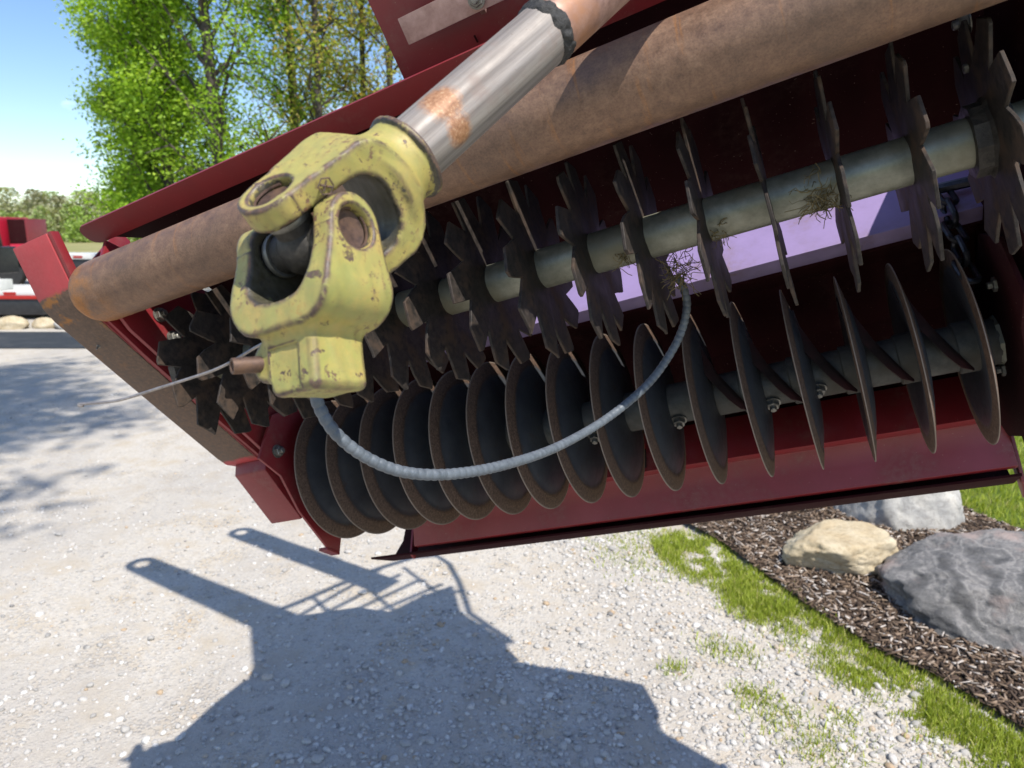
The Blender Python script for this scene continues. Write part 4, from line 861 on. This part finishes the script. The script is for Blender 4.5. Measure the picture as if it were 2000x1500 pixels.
boulder('boulder', (1.99, 4.52, 0.10), (0.30, 0.26, 0.26), 22, M_B4, 'dark slate rock between the pale boulder and the gravel', [((-0.3, -0.6, 0.7), 0.75)], sub=5, rough=0.07)
boulder('boulder', (1.56, 4.45, 0.06), (0.20, 0.15, 0.12), 27, M_B5, 'brown fieldstone half hidden under the raised machine', sub=5)
boulder('boulder', (1.28, 4.75, 0.07), (0.16, 0.14, 0.12), 31, M_B3, 'small pale stone at the back left of the mulch bed', sub=4)
# ------------------------------------------------------------------ trees
M_BARK = mat_rough('tree_bark', (0.035, 0.028, 0.024), (0.13, 0.11, 0.095), 26, (0.9, 0.95), 0, 0.8, 0.02, (0.08, 0.07, 0.06), 3, 0.1)
LEAF = {'green': mat_tone('fresh_maple_leaf', [(0.0, (0.12, 0.23, 0.016)), (0.5, (0.25, 0.42, 0.035)), (1.0, (0.40, 0.56, 0.075))], 0.5, 0.45),
        'bud': mat_tone('budding_leaf', [(0.0, (0.17, 0.25, 0.03)), (0.45, (0.30, 0.36, 0.055)), (0.8, (0.42, 0.32, 0.10)), (1.0, (0.48, 0.29, 0.12))], 0.55, 0.4),
        'far': mat_tone('distant_foliage', [(0.0, (0.30, 0.29, 0.20)), (0.4, (0.37, 0.38, 0.23)), (0.75, (0.29, 0.38, 0.13)), (1.0, (0.32, 0.46, 0.10))], 0.8, 0.35)}  # far tones kept pale, distance haze painted into the leaf colour
def leaf_quads(Pp, size, r, droop=0.3):
    n = len(Pp); N_ = r.normal(size=(n, 3)); N_[:, 2] = np.abs(N_[:, 2])+0.4; N_ /= np.linalg.norm(N_, axis=1)[:, None]
    T = r.normal(size=(n, 3)); T -= N_*(T*N_).sum(1)[:, None]; T /= np.linalg.norm(T, axis=1)[:, None]; B = np.cross(N_, T); s = size*r.uniform(0.6, 1.3, n)
    a, b = T*s[:, None], B*(s*0.72)[:, None]; bend = N_*(s*0.25)[:, None]
    V = np.stack([Pp-a, Pp-b*0.9+bend, Pp+a*1.1-bend*droop, Pp+b*0.9+bend], 1).reshape(-1, 3); F = np.arange(4*n).reshape(n, 4); return V, F
def tree(base, h, cr, z0, nleaf, leaf, label, seed, size=0.055, tr=0.13, nl=34, lean=(0, 0), kind='green', clump=0.26, up=0.9, zmax=None):
    r = np.random.default_rng(seed); root = empty('broadleaf_tree', (*base, 0)); tag(root, label, 'tree', 'trees behind the drive')
    ph = r.uniform(0, 6, 2); zz = np.linspace(0, h, 12)
    tx_ = lean[0]*zz/h+0.10*np.sin(zz*0.5+ph[0])*zz/h; ty_ = lean[1]*zz/h+0.10*np.sin(zz*0.45+ph[1])*zz/h
    m = MB(); m.tube([(a, b, c) for a, b, c in zip(tx_, ty_, zz)], [max(0.012, tr*(1-0.93*c/h)) for c in zz], 9)
    P_ = []; Tn = []
    per = nleaf//nl
    for i in range(nl):
        z = z0+(h-z0-0.3)*((i+r.random())/nl); q = (z-z0)/(h-z0); L = cr*(0.45+1.25*math.sin(math.pi*min(1, 0.18+0.80*q))**0.8*0.6)*r.uniform(0.7, 1.15)*(1-0.55*q)+0.25
        az = i*2.399+r.uniform(-0.5, 0.5); d = np.array([math.cos(az), math.sin(az), up*r.uniform(0.35, 1.1)]); d /= np.linalg.norm(d)
        s = np.array([np.interp(z, zz, tx_), np.interp(z, zz, ty_), z]); pts = [s]
        for j in range(4):
            d = d+np.array([r.normal(0, 0.13), r.normal(0, 0.13), 0.06]); d /= np.linalg.norm(d); pts.append(pts[-1]+d*L/4)
        r0 = max(0.008, tr*0.42*(1-0.8*q)); m.tube([tuple(p) for p in pts], [r0*(1-0.22*j) for j in range(5)], 5, caps=False)
        pts = np.array(pts)
        for tw_ in range(6):
            t = r.uniform(0.3, 1.0)*4; a = int(min(3, t)); c0 = pts[a]+(pts[a+1]-pts[a])*(t-a); dd_ = r.normal(size=3); dd_[2] += 0.3; dd_ /= np.linalg.norm(dd_); tl = L*r.uniform(0.18, 0.42)
            e = c0+dd_*tl; m.tube([tuple(c0), tuple((c0+e)/2+r.normal(0, 0.02, 3)), tuple(e)], [r0*0.35, r0*0.25, r0*0.12], 3, caps=False)
            k = per//6; tt = r.random(k)**0.6; P_.append(c0+(e-c0)*tt[:, None]+np.clip(r.normal(0, clump, (k, 3)), -1.7*clump, 1.7*clump)*np.array([1, 1, 0.62])); Tn.append(np.full(k, r.normal(0.52, 0.17)))
    m.build('trunk', M_BARK, root, smooth=True, angle=80)
    P_ = np.concatenate(P_); Tn = np.concatenate(Tn)+r.normal(0, 0.14, len(P_)); 
    V, F = leaf_quads(P_, size, r); add_obj('crown', big_mesh('crown', V, F, np.repeat(np.clip(Tn, 0, 1), 4)), LEAF[kind], root); return root
tree((-9.05, 18.6), 13.5, 1.65, 0.5, 54000, 1, 'dense bright green maple at the left, its crown down to the ground', 1, 0.047, 0.13, 60, up=1.5)
tree((-8.0, 17.2), 14.0, 1.7, 0.4, 50000, 1, 'bright green maple second from the left above the trailer', 2, 0.046, 0.13, 56, up=1.5)
tree((-6.35, 16.0), 14.5, 2.0, 1.6, 17000, 1, 'green maple with the thickest dark trunk in the middle of the row', 3, 0.046, 0.17, 44, up=1.4)
tree((-5.35, 18.2), 13.0, 1.9, 1.8, 13000, 1, 'slender green tree just right of the thick dark trunk', 4, 0.046, 0.10, 34, up=1.4)
tree((-4.30, 16.6), 13.0, 2.0, 1.8, 10500, 1, 'orange budding tree with a pale thin trunk', 5, 0.045, 0.11, 34, kind='bud')
tree((-3.60, 18.4), 13.5, 2.0, 2.0, 11500, 1, 'budding tree beside the red hitch deck, second from the right', 6, 0.045, 0.11, 34, kind='bud')
tree((-2.75, 17.0), 13.0, 2.0, 1.6, 10500, 1, 'rightmost budding tree, partly hidden by the red hitch deck', 7, 0.045, 0.11, 34, kind='bud')
tree((-11.2, 24.0), 12.0, 1.8, 0.6, 9000, 1, 'smaller green tree in the back, behind the left maples', 8, 0.065, 0.12, 34)
tree((-7.2, 25.0), 12.0, 2.6, 1.0, 9000, 1, 'pale tree far behind the thick dark trunk', 9, 0.06, 0.12, 34, kind='bud')
tree((-1.5, -2.9), 17.0, 2.4, 10.5, 6500, 1, 'tall tree beside the drive whose shade dapples the gravel', 12, 0.075, 0.17, 30, (1.2, 2.7), clump=0.32)
# far wood across the field
r = np.random.default_rng(77); PP = []; TT = []; m = MB()
for i in range(120):
    x = r.uniform(-165, -60); y = r.uniform(140, 175); h = r.uniform(7.0, 11.0); w = r.uniform(2.2, 4.0); tn_ = r.uniform(0.05, 0.75); k = 900
    zz = h*(0.12+0.88*r.random(k)**0.8); rad_ = w*np.sqrt(np.clip(1-((zz/h-0.5)/0.56)**2, 0.02, 1))*np.sqrt(r.random(k)); aa = r.uniform(0, 6.28, k)
    PP.append(np.stack([x+rad_*np.cos(aa), y+rad_*np.sin(aa), zz], 1)); TT.append(np.clip(tn_+r.normal(0, 0.1, k), 0, 1)); m.tube([(x, y, 0), (x+0.3, y, h*0.95)], [0.22, 0.03], 4, caps=False)
for i in range(34):
    x = r.uniform(-150, -60); y = r.uniform(134, 140); h = r.uniform(3.5, 7); k = 360; zz = h*r.random(k); rad_ = 2.6*np.sqrt(np.clip(1-(zz/h)**2, 0.02, 1))*np.sqrt(r.random(k)); aa = r.uniform(0, 6.28, k)
    PP.append(np.stack([x+rad_*np.cos(aa), y+rad_*np.sin(aa), zz], 1)); TT.append(np.clip(r.uniform(0.45, 1)+r.normal(0, 0.1, k), 0, 1))
V, F = leaf_quads(np.concatenate(PP), 0.30, r); tag(add_obj('distant_wood', big_mesh('distant_wood', V, F, np.repeat(np.concatenate(TT), 4)), LEAF['far']), 'hazy spring wood across the field at the left', 'wood', kind='stuff')
tag(m.build('distant_trunks', M_BARK), 'grey trunks of the far wood', 'wood', kind='stuff')

# ------------------------------------------------------------------ trailers and the machines on them
M_WHITE = mat_rough('white_trailer_paint', (0.52, 0.52, 0.50), (0.68, 0.68, 0.66), 8, (0.4, 0.6), 0, 0.05, 0.001, (0.45, 0.44, 0.42), 2)
M_TYRE = mat_rough('tyre_rubber', (0.012, 0.012, 0.013), (0.03, 0.03, 0.03), 30, (0.7, 0.9), 0, 0.2, 0.003)
M_ALU = mat_rough('polished_rim', (0.45, 0.47, 0.5), (0.65, 0.66, 0.68), 20, (0.25, 0.4), 0.8, 0.05, 0.001)
M_REFL = mat_rough('red_reflector', (0.30, 0.015, 0.012), (0.40, 0.02, 0.015), 20, (0.3, 0.4), 0, 0.02, 0.001)
M_SHINYRED = mat_red_paint('bright_red_paint', (0.50, 0.012, 0.040), 0.1)
M_BLKP = mat_rough('black_machine_paint', (0.012, 0.012, 0.013), (0.03, 0.03, 0.032), 10, (0.3, 0.5), 0, 0.05, 0.001)
M_GLASS = mat_rough('dark_cab_glass', (0.05, 0.06, 0.07), (0.12, 0.13, 0.15), 4, (0.08, 0.15), 0.2, 0.02, 0.001)
M_FRAME = mat_rough('trailer_frame_dark', (0.02, 0.02, 0.022), (0.05, 0.05, 0.05), 10, (0.6, 0.8), 0, 0.1, 0.002)
t1 = empty('flatbed_trailer', (-16, 25, 0)); tag(t1, 'far white flatbed trailer with red reflectors along its deck', 'trailer')
MB().box((-9, -1.2, 0.90), (6.5, 1.2, 1.06)).build('deck', M_WHITE, t1, bevel=0.02)
MB().box((-9, -0.55, 0.60), (6.5, 0.55, 0.898)).build('chassis', M_FRAME, t1)
for i in range(14):
    MB().box((-8.6+i*0.92*1.1, -1.212, 0.945), (-8.3+i*0.92*1.1, -1.2025, 1.015)).build('reflector', M_REFL, t1)
for xw in (-0.75, 0.42):
    for yw in (-1.05, 0.80):
        ty = MB().lathe([(0, 0.27), (0.0, 0.40), (0.04, 0.43), (0.22, 0.43), (0.26, 0.40), (0.26, 0.27)], (xw, yw, 0.43), (0, 1, 0), 32).build('wheel', M_TYRE, t1, smooth=True)
        MB().lathe([(0.045, 0.04), (0.03, 0.08), (0.05, 0.10), (0.07, 0.22), (0.01, 0.25), (0.0, 0.272), (0.25, 0.272)], (xw, yw, 0.43), (0, 1, 0), 28).build('rim', M_ALU, ty, smooth=True)
MB().box((1.05, -1.15, 0.25), (3.4, -1.05, 0.895)).build('side_box', M_BLKP, t1, bevel=0.02)
rb = empty('red_hopper', (-17.2, 25.0, 1.06)); tag(rb, 'bright red hopper machine standing on the far flatbed trailer', 'machine')
m = MB(); m.add([(-0.55, -0.5, 0.0), (0.05, -0.7, 0.0), (0.05, 0.5, 0.0), (-0.55, 0.5, 0.0), (-0.75, -0.6, 1.22), (0.22, -0.9, 1.22), (0.22, 0.6, 1.22), (-0.75, 0.6, 1.22)], [(0, 3, 2, 1), (0, 1, 5, 4), (1, 2, 6, 5), (2, 3, 7, 6), (3, 0, 4, 7), (4, 5, 6, 7)])
m.build('hopper_body', M_SHINYRED, rb, bevel=0.03)
m = MB(); m.add([(-0.42, -0.64, 1.20), (0.02, -0.86, 1.20), (-0.16, -0.70, 0.55), (-0.20, -0.74, 1.20)], [(0, 3, 2), (3, 1, 2), (0, 2, 1, 3)]); m.build('chute', M_SHINYRED, rb)
MB().box((0.24, -0.55, 0.35), (0.86, 0.4, 1.14)).build('side_panel', M_RED_IN, rb, bevel=0.02); MB().box((0.86, -0.6, 0.0), (0.92, 0.45, 1.16)).build('end_post', M_RED, rb, bevel=0.01)
MB().box((0.26, -0.6, 0.0), (0.80, 0.4, 0.33)).build('base', M_SHINYRED, rb, bevel=0.02)
t2 = empty('equipment_trailer', (-12.2, 14.6, 0)); tag(t2, 'near low equipment trailer with a black side and red stripe at the left edge', 'trailer')
MB().box((-6, 0, 0.50), (2.55, 2.0, 0.585)).build('deck', M_WHITE, t2, bevel=0.01)
MB().box((-6, -0.03, 0.425), (2.55, 0.0, 0.50)).build('stripe_rail', M_REFL, t2, bevel=0.008)
MB().box((-6, 0.0, 0.10), (2.55, 1.9, 0.423)).build('side_skirt', M_BLKP, t2, bevel=0.01)
MB().box((2.30, 0.3, 0.0), (2.42, 0.42, 0.10)).build('jack_foot', M_FRAME, t2)
for i in range(5): MB().box((-1.6+i*0.85, -0.016, 0.51), (-1.35+i*0.85, -0.0025, 0.57)).build('reflector', M_REFL, t2)
lb = empty('skid_loader', (-11.72, 16.3, 0.585)); lb.scale = (0.75, 0.75, 0.75); tag(lb, 'black skid loader with a silver slanted boom parked at the left edge', 'loader')
MB().box((-1.4, -0.7, 0.35), (0.20, 0.8, 1.15)).build('body', M_BLKP, lb, bevel=0.06)
MB().prism_x([(-0.6, 1.15), (-0.5, 1.98), (0.6, 1.98), (0.7, 1.15)], -1.2, -0.15).build('cab', M_BLKP, lb, bevel=0.03)
MB().prism_x([(-0.612, 1.25), (-0.54, 1.85), (-0.53, 1.85), (-0.60, 1.25)], -1.1, -0.25).build('windshield', M_GLASS, lb)
m = MB(); m.tube([(-0.18, -0.75, 2.02), (0.22, -0.75, 1.30)], 0.035, 8); m.build('boom_arm', M_ALU, lb, smooth=True)
for xw in (-1.0, -0.05):
    ty = MB().lathe([(0, 0.2), (0, 0.33), (0.04, 0.37), (0.22, 0.37), (0.26, 0.33), (0.26, 0.2)], (xw, -0.95, 0.37), (0, 1, 0), 26).build('wheel', M_TYRE, lb, smooth=True)
    MB().lathe([(0.03, 0.03), (0.05, 0.15), (0.0, 0.205), (0.2, 0.205)], (xw, -0.95, 0.37), (0, 1, 0), 20).build('rim', M_WHITE, ty, smooth=True)
pl = MB().box((-14.2, 14.8, 0.589), (-10.60, 15.2, 0.80)).build('timber_beam', M_WHITE, None, bevel=0.01); tag(pl, 'pale timber beam lying on the near trailer deck', 'beam')
bk = MB().lathe([(0, 0.11), (0.02, 0.12), (0.22, 0.15), (0.24, 0.155), (0.24, 0.14), (0.03, 0.11)], (-10.85, 14.70, 0.589), (0, 0, 1), 20).build('bucket', mat_rough('olive_plastic', (0.16, 0.15, 0.04), (0.22, 0.21, 0.06), 20, (0.4, 0.6), 0, 0.05, 0.001), None, smooth=True); tag(bk, 'olive bucket on the near trailer deck', 'bucket')
for i, (x, s) in enumerate([(-10.5, 0.30), (-9.95, 0.34), (-9.35, 0.30), (-8.8, 0.24), (-8.3, 0.27)]):
    o = boulder('boulder', (x, 13.25+0.1*(i % 2), 0.06), (s, s*0.7, s*0.55), 41+i, M_B1 if i < 4 else M_B3, ['tan edging stone at the far left end of the row by the near trailer', 'largest tan edging stone in the row by the near trailer', 'third tan edging stone from the left by the near trailer', 'smallest tan edging stone by the near trailer', 'whitish edging stone right of the tan ones by the near trailer'][i], sub=4)
    o['group'] = 'edging stones by the trailer'
